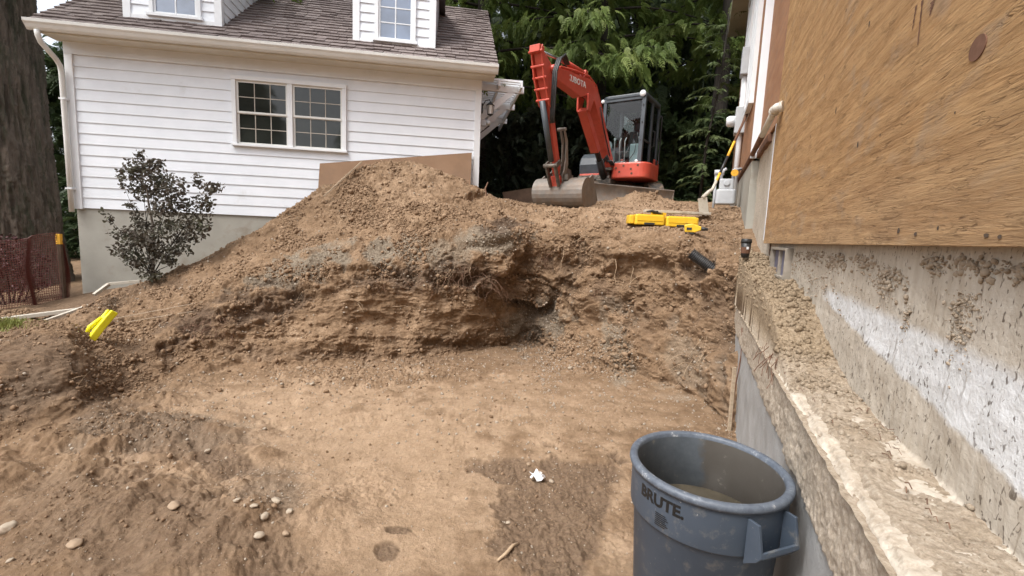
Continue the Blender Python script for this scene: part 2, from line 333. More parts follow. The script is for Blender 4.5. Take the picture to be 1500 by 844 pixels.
class MB:
    def __init__(s): s.v = []; s.f = []; s.mi = []; s.sm = []; s.T = Matrix.Identity(4)
    def add(s, vs, fs, mi=0, sm=False):
        b = len(s.v); s.v += [s.T @ Vector(v) for v in vs]; s.f += [tuple(i+b for i in f) for f in fs]; s.mi += [mi]*len(fs); s.sm += [sm]*len(fs); return s
    def box(s, x0, x1, y0, y1, z0, z1, mi=0):
        return s.add([(x0, y0, z0), (x1, y0, z0), (x1, y1, z0), (x0, y1, z0), (x0, y0, z1), (x1, y0, z1), (x1, y1, z1), (x0, y1, z1)],
                     [(0, 3, 2, 1), (4, 5, 6, 7), (0, 1, 5, 4), (1, 2, 6, 5), (2, 3, 7, 6), (3, 0, 4, 7)], mi)
    def bar(s, a, b, w, h=None, upv=(0, 0, 1), mi=0):
        h = h or w; a = Vector(a); b = Vector(b); d = (b-a).normalized(); u = Vector(upv)
        if abs(d.dot(u)) > .98: u = Vector((1, 0, 0))
        r = d.cross(u).normalized(); u = r.cross(d)
        vs = [p+r*(i*w/2)+u*(j*h/2) for p in (a, b) for i, j in ((-1, -1), (1, -1), (1, 1), (-1, 1))]
        return s.add(vs, [(0, 3, 2, 1), (4, 5, 6, 7), (0, 1, 5, 4), (1, 2, 6, 5), (2, 3, 7, 6), (3, 0, 4, 7)], mi)
    def tube(s, pts, rad, n=8, mi=0, cap=True, sm=True):
        pts = [Vector(p) for p in pts]; k = len(pts); rad = rad if hasattr(rad, '__len__') else [rad]*k
        vs = []; fs = []; u = None
        for i, p in enumerate(pts):
            d = (pts[min(i+1, k-1)]-pts[max(i-1, 0)]).normalized()
            if u is None: u = Vector((0, 0, 1)) if abs(d.z) < .9 else Vector((1, 0, 0))
            r = d.cross(u)
            if r.length < 1e-5: r = d.cross(Vector((0, 1, .1)))
            r.normalize(); u = r.cross(d)
            for j in range(n):
                a = 2*PI*j/n; vs.append(p+(r*math.cos(a)+u*math.sin(a))*rad[i])
        for i in range(k-1):
            for j in range(n): fs.append((i*n+j, i*n+(j+1) % n, (i+1)*n+(j+1) % n, (i+1)*n+j))
        s.add(vs, fs, mi, sm)
        if cap: s.add(vs[:n], [tuple(range(n))[::-1]], mi); s.add(vs[-n:], [tuple(range(n))], mi)
        return s
    def prism(s, pts, y0, y1, mi=0, ax='y'):   # outline in xz, extruded along y (or outline xy along z)
        n = len(pts); f = (lambda p, t: (p[0], t, p[1])) if ax == 'y' else ((lambda p, t: (p[0], p[1], t)) if ax == 'z' else (lambda p, t: (t, p[0], p[1])))
        vs = [f(p, y0) for p in pts]+[f(p, y1) for p in pts]
        return s.add(vs, [tuple(range(n)), tuple(range(2*n-1, n-1, -1))]+[(i, i+n, (i+1) % n+n, (i+1) % n) for i in range(n)], mi)
    def lathe(s, prof, n=32, mi=0, c=(0, 0), sm=True):
        k = len(prof); vs = [(c[0]+r*math.cos(2*PI*j/n), c[1]+r*math.sin(2*PI*j/n), z) for r, z in prof for j in range(n)]
        return s.add(vs, [(i*n+j, i*n+(j+1) % n, (i+1)*n+(j+1) % n, (i+1)*n+j) for i in range(k-1) for j in range(n)], mi, sm)
    def ball(s, c, r, mi=0, n=10, sc=(1, 1, 1)):
        vs = []; m = n//2
        for i in range(m+1):
            t = PI*i/m
            for j in range(n): a = 2*PI*j/n; vs.append((c[0]+r*sc[0]*math.sin(t)*math.cos(a), c[1]+r*sc[1]*math.sin(t)*math.sin(a), c[2]+r*sc[2]*math.cos(t)))
        return s.add(vs, [(i*n+j, (i+1)*n+j, (i+1)*n+(j+1) % n, i*n+(j+1) % n) for i in range(m) for j in range(n)], mi, True)
    def build(s, name, mat, parent=None, bevel=0, loc=None):
        me = bpy.data.meshes.new(name); me.from_pydata([tuple(v) for v in s.v], [], s.f); me.update()
        for x in (mat if isinstance(mat, (list, tuple)) else [mat]): me.materials.append(MATS[x])
        me.polygons.foreach_set('material_index', s.mi); me.polygons.foreach_set('use_smooth', s.sm)
        import bmesh; bm = bmesh.new(); bm.from_mesh(me)
        bmesh.ops.remove_doubles(bm, verts=bm.verts, dist=1e-5); bmesh.ops.recalc_face_normals(bm, faces=bm.faces)
        bm.to_mesh(me); bm.free()
        o = bpy.data.objects.new(name, me); COL.objects.link(o)
        if parent: o.parent = parent
        if loc is not None: o.location = loc
        if bevel:
            b = o.modifiers.new('bevel', 'BEVEL'); b.width = bevel; b.segments = 2; b.limit_method = 'ANGLE'; b.angle_limit = .7
        return o
def text_mesh(body, size, extrude=.001, offset=0, shear=0, spacing=1):
    cu = bpy.data.curves.new('t', 'FONT'); cu.body = body; cu.size = size; cu.extrude = extrude; cu.offset = offset; cu.shear = shear; cu.space_character = spacing
    cu.align_x = 'CENTER'; cu.align_y = 'CENTER'; cu.resolution_u = 3
    o = bpy.data.objects.new('t', cu); COL.objects.link(o); dg = bpy.context.evaluated_depsgraph_get(); dg.update()
    me = bpy.data.meshes.new_from_object(o.evaluated_get(dg)); bpy.data.objects.remove(o); return me
# ================================================================== TERRAIN
# columns: (px, [R1..R11]) ; entries (py, 'z'|'d', value)
Z = lambda py, z: (py, 'z', z)
D = lambda py, d: (py, 'd', d)
TC = [
 (0,   [Z(844, -1.60), Z(745, -1.61), Z(662, -1.60), D(604, 3.1), D(548, 3.3), D(506, 3.6), D(480, 4.0), Z(484, -1.24), Z(470, -1.35), Z(455, -1.40), Z(440, -1.45)]),
 (100, [Z(844, -1.60), Z(740, -1.57), Z(626, -1.60), D(578, 3.48), D(534, 3.66), D(502, 3.88), D(481, 4.22), Z(486, -1.22), Z(470, -1.25), Z(452, -1.25), Z(435, -1.30)]),
 (142, [Z(844, -1.60), Z(720, -1.60), Z(602, -1.58), D(568, 3.78), D(536, 3.98), D(511, 4.22), D(492, 4.52), Z(480, -1.22), Z(452, -1.12), Z(440, -1.15), D(428, 7.2)]),
 (180, [Z(844, -1.60), Z(700, -1.62), Z(580, -1.62), D(552, 4.15), D(526, 4.32), D(506, 4.55), D(484, 4.88), D(460, 5.35), Z(430, -1.05), Z(425, -1.08), D(420, 7.4)]),
 (250, [Z(844, -1.62), Z(700, -1.64), Z(556, -1.64), D(524, 4.7), D(492, 4.9), D(464, 5.2), D(442, 5.45), D(425, 5.9), D(405, 6.4), Z(404, -.88), D(412, 7.6)]),
 (330, [Z(844, -1.63), Z(700, -1.65), Z(548, -1.66), D(520, 5.0), D(480, 5.15), D(440, 5.35), D(415, 5.6), D(395, 6.1), D(366, 6.8), D(378, 7.3), D(400, 7.75)]),
 (420, [Z(844, -1.65), Z(700, -1.66), Z(541, -1.66), D(512, 5.2), D(470, 5.36), D(432, 5.52), D(395, 5.8), D(352, 6.5), D(309, 7.15), D(315, 7.5), D(360, 7.8)]),
 (500, [Z(844, -1.66), Z(700, -1.66), Z(535, -1.66), D(508, 5.42), D(465, 5.53), D(435, 5.62), D(390, 5.86), D(322, 6.7), D(256, 7.4), D(262, 7.55), D(330, 7.75)]),
 (545, [Z(844, -1.66), Z(700, -1.66), Z(530, -1.66), D(504, 5.56), D(463, 5.67), D(430, 5.72), D(384, 5.96), D(312, 6.75), D(239, 7.42), D(245, 7.58), D(330, 7.8)]),
 (610, [Z(844, -1.66), Z(700, -1.66), Z(527, -1.66), D(502, 5.73), D(460, 5.84), D(425, 5.86), D(378, 6.08), D(302, 6.85), D(236, 7.45), D(242, 7.65), D(330, 7.9)]),
 (660, [Z(844, -1.66), Z(700, -1.66), Z(520, -1.66), D(495, 5.98), D(455, 6.04), D(410, 6.04), D(368, 6.18), D(312, 6.9), D(257, 7.45), D(260, 7.7), D(330, 8.05)]),
 (720, [Z(844, -1.66), Z(700, -1.66), Z(510, -1.66), D(480, 6.4), D(440, 6.35), D(395, 6.2), D(346, 6.25), D(320, 6.8), D(290, 7.5), D(292, 8.3), D(296, 9.6)]),
 (785, [Z(844, -1.66), Z(700, -1.66), Z(500, -1.66), D(475, 6.85), D(450, 6.88), D(405, 6.75), D(352, 6.68), D(326, 7.1), D(306, 7.9), D(300, 8.8), D(296, 10)]),
 (825, [Z(844, -1.66), Z(700, -1.66), Z(531, -1.65), D(508, 6.25), D(470, 6.6), D(410, 6.55), D(346, 6.5), D(325, 7.0), D(309, 7.6), D(301, 8.6), D(296, 10)]),
 (880, [Z(844, -1.66), Z(700, -1.66), Z(543, -1.65), D(510, 5.75), D(465, 6.05), D(410, 6.15), D(348, 6.15), D(325, 6.8), D(306, 7.8), D(300, 8.8), D(294, 10.2)]),
 (940, [Z(844, -1.66), Z(700, -1.66), Z(556, -1.66), D(515, 5.4), D(465, 5.65), D(410, 5.8), D(354, 5.9), D(330, 6.4), D(309, 7.6), D(300, 8.8), D(294, 10.2)]),
 (1000, [Z(844, -1.66), Z(700, -1.66), Z(574, -1.66), D(520, 5.0), D(465, 5.25), D(402, 5.45), D(366, 5.6), D(336, 6.2), D(308, 7.6), D(301, 8.8), D(298, 10.2)]),
 (1050, [Z(844, -1.66), Z(700, -1.66), Z(604, -1.66), D(540, 4.5), D(478, 4.8), D(412, 5.1), D(378, 5.3), D(342, 6.1), D(307, 7.6), D(302, 8.8), D(300, 10.2)]),
 (1085, [Z(844, -1.66), Z(720, -1.66), Z(648, -1.66), D(576, 4.0), D(500, 4.4), D(430, 4.8), D(382, 5.05), D(348, 5.9), D(309, 7.5), D(304, 8.8), D(302, 10.2)]),
]
azs = []; CP = []
for px, L in TC:
    P = []
    for py, k, v in L:
        q = onz(px, py, v) if k == 'z' else ond(px, py, v)
        P.append(q)
    az = math.atan2(P[3][0], P[3][1])
    r0 = np.array([math.sin(az)*.3, math.cos(az)*.3, P[0][2]-.01])
    last = P[-1]; fr = last.copy(); n_ = math.hypot(*last[:2]); fr[:2] *= 20/n_; fr[2] = last[2]*.5+ (.4 if px > 700 else -.7)
    ff = fr.copy(); ff[:2] *= 6; P = [r0]+P+[fr, ff]
    azs.append(az); CP.append(P)
def ring(az, zs, ds):
    return [np.array([math.sin(az)*d, math.cos(az)*d, z]) for d, z in zip(ds, zs)]
D0 = [np.hypot(*p[:2]) for p in CP[0]]; Z0 = [p[2] for p in CP[0]]
D1 = [np.hypot(*p[:2]) for p in CP[-1]]; Z1 = [p[2] for p in CP[-1]]
DB = [.3, 1.2, 2, 3, 3.4, 3.9, 4.4, 5, 6, 7, 8, 9, 20, 120]; ZB = [-1.6]*3+[-1.6, -1.58, -1.55, -1.5, -1.5]+[-1.5]*6
pre = [(-180, ZB, DB), (-120, ZB, DB), (-90, [-1.58]*14, D0), (-66, [(a*2-1.5)/3 for a in Z0], D0)]
post = [(40, Z1, D1), (62, [(a-1.66)/2 for a in Z1], D1), (90, [-1.66]*14, D1), (130, ZB, DB), (180, ZB, DB)]
azs = [math.radians(a) for a, _, _ in pre]+azs+[math.radians(a) for a, _, _ in post]
CP = np.array([ring(math.radians(a), z, d) for a, z, d in pre]+[p for p in CP]+[ring(math.radians(a), z, d) for a, z, d in post])
azs = np.array(azs)
def pchip(x, y, xn):   # y: (n, k)
    h = np.diff(x)[:, None]; dl = np.diff(y, axis=0)/h; m = np.zeros_like(y)
    w1 = 2*h[1:]+h[:-1]; w2 = h[1:]+2*h[:-1]
    with np.errstate(divide='ignore', invalid='ignore'):
        hm = (w1+w2)/(w1/dl[:-1]+w2/dl[1:])
    m[1:-1] = np.where(dl[:-1]*dl[1:] > 0, np.nan_to_num(hm), 0); m[0] = dl[0]; m[-1] = dl[-1]
    i = np.clip(np.searchsorted(x, xn)-1, 0, len(x)-2); t = ((xn-x[i])/h[i, 0])[:, None]; H = h[i]
    return (2*t**3-3*t**2+1)*y[i]+(t**3-2*t**2+t)*H*m[i]+(-2*t**3+3*t**2)*y[i+1]+(t**3-t**2)*H*m[i+1]
rseg = [45, 150, 120, 45, 55, 60, 70, 80, 90, 30, 24, 14, 10]
rv = np.concatenate([np.linspace(i, i+1, n, endpoint=False) for i, n in enumerate(rseg)]+[[13.]])
a0, a1 = azs[4], azs[4+len(TC)-1]
av = np.concatenate([np.linspace(-PI, a0, 70, endpoint=False), np.linspace(a0, a1, 980, endpoint=False), np.linspace(a1, PI, 110)])
C_, R_ = CP.shape[:2]
A = pchip(azs, CP.reshape(C_, -1), av).reshape(len(av), R_, 3)
G = pchip(np.arange(R_).astype(float), A.transpose(1, 0, 2).reshape(R_, -1), rv).reshape(len(rv), len(av), 3)   # rows x cols
NR, NC = G.shape[:2]
V = np.repeat(rv[:, None], NC, 1)
BX, BY = projn(np.where(G[..., 1:2] > .2, G, np.array([0, -1e3, 0])+G*0))
front = G[..., 1] > .3; BX = np.where(front, BX, -9e3); BY = np.where(front, BY, -9e3)
def gridnorm(G):
    du = np.gradient(G, axis=0); dv = np.gradient(G, axis=1); n = np.cross(dv, du)
    n /= np.linalg.norm(n, axis=2, keepdims=True)+1e-12
    return n
Nn = gridnorm(G); Nn = np.where(Nn[..., 2:3] < -.2, -Nn, Nn)
inb = (BX > -60) & (BX < 1150)
sel = np.where(inb & (V < 11.5)); Q = G[sel]; qv = V[sel]; qx = BX[sel]; qy = BY[sel]
floor = 1-sstep(2.75, 3.1, qv); left = 1-sstep(330, 480, qx); moundL = sstep(1.6, 2.6, qv)*(1-sstep(200, 330, qx)); face = sstep(2.9, 3.4, qv)*(1-sstep(6.3, 7.1, qv))*sstep(200, 320, qx)
heap = sstep(6.3, 7.2, qv)*(1-sstep(9.2, 10, qv))
wa = perlin(Q*1.3+5)*.5
nbig = fbm(Q*1.3+wa[:, None], 3); nmed = fbm(Q*4.2+11, 4, .55); clod = np.abs(fbm(Q*11+31, 3, .5)); fine = np.abs(perlin(Q*34)); finer = perlin(Q*75+3)
ridge = 1-np.abs(fbm(Q*np.array([2.1, 2.1, 3.6])+7, 4, .55))*2
strat = fbm(Q*np.array([1.6, 1.6, 11])+20, 4, .55); vert = fbm(Q*np.array([9, 9, 1.6])+40, 3, .5)
patch = sstep(.0, .35, fbm(Q*1.9+60, 3)); patch2 = sstep(-.05, .25, fbm(Q*2.6+90, 3))
smooth_ = np.maximum.reduce([1-sstep(.7, 1.3, np.hypot((qx-590)/170, (qy-462)/34)), (1-sstep(.7, 1.3, np.hypot((qx-900)/60, (qy-350)/40)))*.7, (1-sstep(.7, 1.3, np.hypot((qx-860)/40, (qy-460)/40)))*.6])*(qv > 3)
d = floor*(nbig*.012+nmed*.010+clod*.012*(.3+patch)+fine*.0035*(.3+patch)+finer*.0016)
d += floor*left*(nbig*.03+nmed*.011+clod*.004*patch)
d += moundL*(nbig*.03+nmed*.022+strat*.010+(ridge-.5)*.02+clod*.010+fine*.002)
d += face*(nbig*.12+(ridge-.5)*.03+nmed*.045*(1-.5*smooth_)+strat*.008+(vert*.026*patch+clod*.030*patch2+fine*.010*(.4+patch)+finer*.005)*(1-.75*smooth_))
d += heap*(nbig*.05+nmed*.026+clod*.036*(.25+patch2)+fine*.014*(.4+patch)+finer*.005)
d += (1-floor)*(1-face)*(1-heap)*(1-moundL)*(nmed*.03+clod*.03+fine*.01)
def blob(cx, cy, rx, ry, rot=0, n=0., x=None, y=None, soft=.45):
    x = qx if x is None else x; y = qy if y is None else y
    c, s = math.cos(math.radians(rot)), math.sin(math.radians(rot)); u = ((x-cx)*c+(y-cy)*s)/rx; w = (-(x-cx)*s+(y-cy)*c)/ry
    return 1-sstep(1-soft, 1+soft, np.hypot(u, w)+n)
nz = nmed*.9+nbig*.5
# cavities / undercuts and lumps, metres inwards (+) or outwards (-)
for cx, cy, rx, ry, rot, dep in [(764, 400, 16, 30, 0, .03), (738, 333, 26, 6, 5, .08), (700, 412, 60, 12, -8, .05), (600, 410, 90, 7, 4, .04), (845, 385, 14, 45, 10, .10), (330, 470, 90, 12, -22, .06),
        (560, 500, 170, 5, 2, .03), (800, 470, 24, 50, 25, .03), (930, 400, 40, 22, 0, .09), (1030, 400, 30, 25, 20, .12), (930, 470, 14, 40, 0, .09), (850, 330, 40, 8, 0, .05), (700, 290, 14, 10, 0, .12),
        (1060, 470, 20, 60, 0, .12), (985, 430, 16, 16, 0, .10), (520, 400, 60, 9, 0, .07), (960, 480, 10, 8, 0, .08), (625, 318, 60, 18, 0, -.07), (500, 275, 18, 40, 20, .04), (870, 440, 28, 22, 0, -.08), (900, 375, 40, 18, 0, -.08),
        (655, 345, 120, 14, -6, -.05), (480, 372, 90, 12, -14, -.05), (1010, 350, 40, 12, 0, -.06), (700, 480, 60, 20, 0, -.03), (450, 500, 120, 14, 3, -.02)]:
    d -= dep*blob(cx, cy, rx, ry, rot, nz*.5)
dampm = np.maximum.reduce([blob(805, 760, 108, 66, -10, nz*.9, soft=.2), blob(748, 690, 56, 22, 6, nz*.7, soft=.2), blob(850, 700, 62, 26, 0, nz*.8, soft=.25), blob(830, 830, 95, 60, 0, nz*.9, soft=.2),
      blob(330, 690, 44, 16, 5, nz*.3, soft=.15), blob(583, 778, 20, 5, 0, nz*.2, soft=.2), blob(568, 806, 16, 12, 0, nz*.2, soft=.25)])
dampm *= 1-sstep(-6, 14, qx-(903-(qy-680)*.30)+nmed*14)*(qy > 600)
d -= floor*dampm*(.010-clod*.013-nmed*.012)
leftrub = np.maximum.reduce([blob(250, 650, 110, 36, 8, nz*.5), blob(400, 740, 55, 60, 40, nz*.5)*.7, blob(230, 800, 200, 70, 8, nz*.5), blob(60, 560, 80, 40, -15, nz*.5)])
d += floor*leftrub*(clod*.009-.003)
rubble = np.maximum(blob(560, 548, 150, 18, -3, nz*.6), blob(860, 520, 80, 32, 5, nz*.5)); d += rubble*(clod*.035+fine*.004)
keep = (1-sstep(10.2, 11.3, qv)*.7)*(1-sstep(1086, 1112, qx)*.92); nearc = sstep(.3, 1.2, np.hypot(Q[:, 0], Q[:, 1]))
G2 = G.copy(); G2[sel] += Nn[sel]*(d*keep*nearc)[:, None]
# extra mounds in the lower left foreground and the wheel-rut like hollow beside them (heights in metres)
wx, wy = G2[..., 0], G2[..., 1]
def hill(x, y, r, h, e=1.): return h*np.exp(-(((wx-x)/(r*e))**2+((wy-y)/r)**2))
msk = 1-sstep(2.7, 3.3, V)
nb2 = np.zeros_like(wx); nb2[sel] = nmed
G2[..., 2] += msk*(hill(-1.9, 2.35, .42, .10, 1.6)+hill(-1.25, 2.1, .30, .07, 1.3)+hill(-2.9, 3.1, .5, .10, 1.8)+hill(-2.1, 3.1, .35, .05, 1.5)+hill(-1.0, 2.35, .2, .05, 1.2)+hill(-2.4, 2.5, .25, .06, 1.5)-hill(-1.0, 2.05, .22, .04, 1.)-hill(-1.75, 3.5, .3, .05, 1.7))*(1+nb2*.3)
G2[..., 2] += sstep(8.6, 9.3, V)*(hill(2.45, 8.75, .42, .20, 1.3)+hill(1.2, 8.6, .35, .07, 1.4))*(1+nb2*.4)
TX, TY = projn(np.where(G2[..., 1:2] > .3, G2, np.array([0, 1e3, 0])+G2*0))
# zone masks stored as a colour attribute
zone = np.zeros((NR, NC, 4))
gr = np.maximum.reduce([blob(468, 388, 80, 17, -12, nz), blob(570, 374, 80, 20, -3, nz), blob(650, 375, 60, 24, 0, nz)*.7, blob(725, 356, 45, 20, -8, nz), blob(800, 470, 50, 30, -10, nz), blob(905, 500, 26, 45, 0, nz)*.8, blob(45, 566, 80, 20, -14, nz)*.3, blob(250, 640, 100, 26, 0, nz)*.5, blob(1020, 540, 50, 40, 30, nz)*.5, blob(400, 735, 40, 40, 40, nz)*.4])
dk = np.maximum.reduce([blob(315, 470, 95, 22, -20, nz)*.9, blob(620, 408, 110, 16, 0, nz)*.9, blob(690, 405, 50, 26, 0, nz)*.9, blob(762, 400, 26, 44, 0, nz)*.6, blob(738, 332, 34, 9, 5, nz), blob(845, 400, 26, 46, 10, nz)*.6, blob(800, 440, 24, 60, 20, nz)*.6,  # dark topsoil and root layer, plus shade painted into the cavity and mound side
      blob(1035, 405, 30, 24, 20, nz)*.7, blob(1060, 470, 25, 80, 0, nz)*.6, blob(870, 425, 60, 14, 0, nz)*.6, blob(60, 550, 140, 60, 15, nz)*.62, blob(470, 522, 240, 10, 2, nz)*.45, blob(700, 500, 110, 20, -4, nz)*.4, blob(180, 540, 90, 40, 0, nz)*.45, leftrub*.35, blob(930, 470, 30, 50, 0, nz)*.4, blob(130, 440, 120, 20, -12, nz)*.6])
pl = np.maximum.reduce([blob(560, 710, 330, 150, 4, nz*.7, soft=.35), blob(760, 600, 190, 46, 0, nz*.7)*.6, blob(390, 600, 190, 44, -3, nz*.7)*.7, blob(600, 290, 90, 40, 0, nz)*.4, blob(900, 310, 140, 14, 0, nz)*.6, blob(960, 330, 60, 20, 0, nz)*.4])*(1-leftrub*.6)
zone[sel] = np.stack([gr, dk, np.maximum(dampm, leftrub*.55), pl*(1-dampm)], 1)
def grid_obj(name, r0, r1, mat):
    sub = G2[r0:r1+1]; n, m = sub.shape[:2]; idx = np.arange(n*m).reshape(n, m)
    f = np.stack([idx[:-1, :-1], idx[:-1, 1:], idx[1:, 1:], idx[1:, :-1]], -1).reshape(-1, 4)
    o = mesh_obj(name, sub.reshape(-1, 3), f, mat, smooth=True)
    a = o.data.color_attributes.new('zones', 'FLOAT_COLOR', 'POINT'); a.data.foreach_set('color', zone[r0:r1+1].reshape(-1, 4).astype(np.float32).ravel())
    return o
i3 = int(np.searchsorted(rv, 2.95)); i9 = int(np.searchsorted(rv, 9.6))
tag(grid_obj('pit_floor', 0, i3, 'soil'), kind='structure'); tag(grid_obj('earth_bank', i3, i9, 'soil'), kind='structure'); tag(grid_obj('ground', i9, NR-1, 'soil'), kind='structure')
NN = gridnorm(G2); NN = np.where(NN[..., 2:3] < -.3, -NN, NN)
FT = (G2[..., 1] > .5) & (TX > -80) & (TX < 1180)
ti = np.where(FT); TPX, TPY, TP, TN, TV = TX[ti], TY[ti], G2[ti], NN[ti], V[ti]; TD = TP[:, 1]
def place(px, py, r=4.):
    m = np.where((np.abs(TPX-px) < r) & (np.abs(TPY-py) < r))[0]
    if len(m) == 0: return place(px, py, r*2)
    dmin = TD[m].min(); m = m[TD[m] < dmin+.25]; k = m[np.argmin((TPX[m]-px)**2+(TPY[m]-py)**2)]
    return Vector(TP[k]), Vector(TN[k])
def gz(x, y):
    m = np.argmin((TP[:, 0]-x)**2+(TP[:, 1]-y)**2); return float(TP[m, 2])
# ------------------------------------------------------------------ loose clods and gravel (uncountable)
def rock_templates(n, sub=1, sq=.35, seed=1):
    import bmesh; out = []; rg = np.random.default_rng(seed)
    for i in range(n):
        bm = bmesh.new(); bmesh.ops.create_icosphere(bm, subdivisions=sub, radius=1)
        P = np.array([v.co for v in bm.verts]); F = np.array([[v.index for v in f.verts] for f in bm.faces]); bm.free()
        P = P*(1+sq*perlin(P*1.3+i*9.1)[:, None]+.12*perlin(P*3.1+i*5)[:, None])*np.array([1, rg.uniform(.65, .95), rg.uniform(.5, .8)])
        out.append((P, F))
    return out
def scatter(name, mat, pos, size, temps, label, sink=.25, smooth=False, kind='stuff'):
    vs = []; fs = []; base = 0; n = len(pos)
    for t, (P, F) in enumerate(temps):
        k = np.arange(t, n, len(temps))
        if not len(k): continue
        q = RNG.normal(size=(len(k), 4)); q /= np.linalg.norm(q, axis=1)[:, None]; w, x, y, z = q.T
        Rm = np.stack([1-2*(y*y+z*z), 2*(x*y-z*w), 2*(x*z+y*w), 2*(x*y+z*w), 1-2*(x*x+z*z), 2*(y*z-x*w), 2*(x*z-y*w), 2*(y*z+x*w), 1-2*(x*x+y*y)], 1).reshape(-1, 3, 3)
        W = np.einsum('nij,vj->nvi', Rm, P)*size[k][:, None, None]+pos[k][:, None, :]
        vs.append(W.reshape(-1, 3)); fs.append((F[None]+(np.arange(len(k))*len(P))[:, None, None]+base).reshape(-1, 3)); base += len(k)*len(P)
    o = mesh_obj(name, np.concatenate(vs), np.concatenate(fs), mat, smooth=smooth)
    tag(o, label, kind='stuff'); return o
def pick(w, n):
    w = np.clip(w, 0, None); return RNG.choice(len(w), n, p=w/w.sum())
du = np.linalg.norm(np.gradient(G2, axis=0), axis=2)*np.linalg.norm(np.gradient(G2, axis=1), axis=2); area = du[ti]
tz = zone[ti]
pn = sstep(-.1, .4, fbm(TP*2.2+200, 3))
bk = lambda *a, **k: blob(*a, x=TPX, y=TPY, **k)
wcl = area*(TV < 10)*(.42+.9*pn*(TV > 3)+2.5*((TV > 6.5) & (TV < 9) & (TPX > 400))*pn+3*bk(540, 548, 160, 16, -3)+5*bk(860, 522, 75, 26, 5)+2.6*bk(560, 320, 70, 40, 0)+1.2*tz[:, 2]+1.2*(TPX < 300)*pn)*(.4+pn)*(TPX < 1092)
def clodmat():
    m, nt, b = newmat('clods'); v = coord(nt)
    c = ramp(nt, noise(nt, v, 3, 5, .6), [(.3, (.165, .102, .057)), (.5, (.235, .150, .088)), (.7, (.32, .218, .137))])
    c = mix(nt, .4, c, ramp(nt, noise(nt, v, 25, 4, .6), [(.35, (.12, .078, .05)), (.65, (.35, .255, .175))]))
    nt.links.new(c, b.inputs['Base Color']); b.inputs['Roughness'].default_value = .95; b.inputs['Specular IOR Level'].default_value = .2
    bump(nt, b, noise(nt, v, 120, 4, .7), .6, .005)
clodmat()
k = pick(wcl, 42000); sz = np.where(TV[k] < 2.9, .72, 1.)*np.clip(np.exp(RNG.normal(math.log(.0082), .55, len(k))), .0035, .045)*np.clip(TP[k][:, 1]/4.5, .45, 1.15)
scatter('loose_clods', 'clods', TP[k]+TN[k]*sz[:, None]*.25, sz, rock_templates(8, 1, .4), 'loose crumbs and clods of brown earth over the pit and banks')
k = pick(area*(TV < 9.5)*(.15+tz[:, 0]*.9+1.5*bk(860, 522, 75, 26, 5)+.8*bk(420, 740, 60, 60)+.5*bk(540, 548, 160, 16, -3)+.30*(TV < 3))*(TPX < 1090), 9500)
sz = np.clip(np.exp(RNG.normal(math.log(.006), .5, len(k))), .003, .02)*np.clip(TP[k][:, 1]/4, .5, 1.1)
scatter('gravel', 'gravel_mix', TP[k]+TN[k]*sz[:, None]*.3, sz, rock_templates(5, 1, .3, 5), 'pale gravel grit scattered in the brown earth', smooth=True)

lw_ = area*np.maximum.reduce([bk(270, 668, 100, 20, 8), bk(215, 745, 80, 34, 5), bk(360, 710, 36, 40, 20), bk(410, 735, 42, 30, 0), bk(300, 800, 70, 30, 0)*.6, bk(60, 610, 70, 26, -20)*.6, bk(865, 690, 36, 24, 0), bk(800, 690, 60, 14, 0)*.7, bk(470, 556, 40, 8, 0), bk(120, 560, 50, 30, 0)*.5, .01+0*area])
k = pick(lw_, 520); sz = np.clip(np.exp(RNG.normal(math.log(.019), .4, len(k))), .009, .05)
scatter('soil_lumps', 'clods', TP[k]+TN[k]*sz[:, None]*.2, sz, rock_templates(6, 2, .5, 21), 'larger lumps of broken brown soil in the pit', smooth=True)
# ================================================================== WHITE HOUSE  (root frame: x along the wall, y into the house, z up)
HC = np.array([-7.015, 7.2, 0]); HROT = math.atan2(.149, .989)
house = empty('house', HC, HROT, 'white lap-sided cottage with brown shingle roof and two dormers above the spoil heap', 'house')
HB = np.array([math.cos(HROT), math.sin(HROT), 0]); HK = np.array([-HB[1], HB[0], 0])
def HW(s, b, z): return HC+HB*s+HK*b+np.array([0, 0, z])
L_, DEP = 6.41, 5.0
b = MB(); b.box(0, L_, .04, DEP, -2.2, .12); b.build('foundation', 'house_concrete', house)
# laps, cut around the window
WX0, WX1, WZ0, WZ1 = 2.37, 4.15, 1.25, 2.35
b = MB(); nl = 14; e = 2.33/nl
def lap(x0, x1, z0, z1):
    vs = []
    for x in (x0, x1): vs += [(x, 0.035, z0), (x, 0.014, z0), (x, .028, z1), (x, .05, z1)]
    b.add(vs, [(0, 1, 5, 4), (1, 2, 6, 5), (2, 3, 7, 6), (3, 0, 4, 7), (0, 3, 2, 1), (4, 5, 6, 7)])
for i in range(nl):
    z0 = .12+i*e; z1 = z0+e+.004
    if z1 < WZ0+.02 or z0 > WZ1-.02: lap(.10, L_-.10, z0, z1)
    else:
        lap(.10, WX0+.02, z0, z1); lap(WX1-.02, L_-.10, z0, z1)
        if z0 < WZ0: lap(WX0+.02, WX1-.02, z0, WZ0+.01)
        if z1 > WZ1: lap(WX0+.02, WX1-.02, WZ1-.01, z1)
b.build('siding', 'white_siding', house)
b = MB(); b.box(.05, WX0+.05, .05, .12, .12, 2.7); b.box(WX1-.05, L_-.05, .05, .12, .12, 2.7); b.box(WX0+.05, WX1-.05, .05, .12, .12, WZ0+.04); b.box(WX0+.05, WX1-.05, .05, .12, WZ1-.04, 2.7)
b.box(0.02, .12, .12, DEP, .12, 2.7); b.box(L_-.12, L_-.02, .12, DEP, .12, 2.7); b.box(.12, L_-.12, DEP-.1, DEP, .12, 2.7)
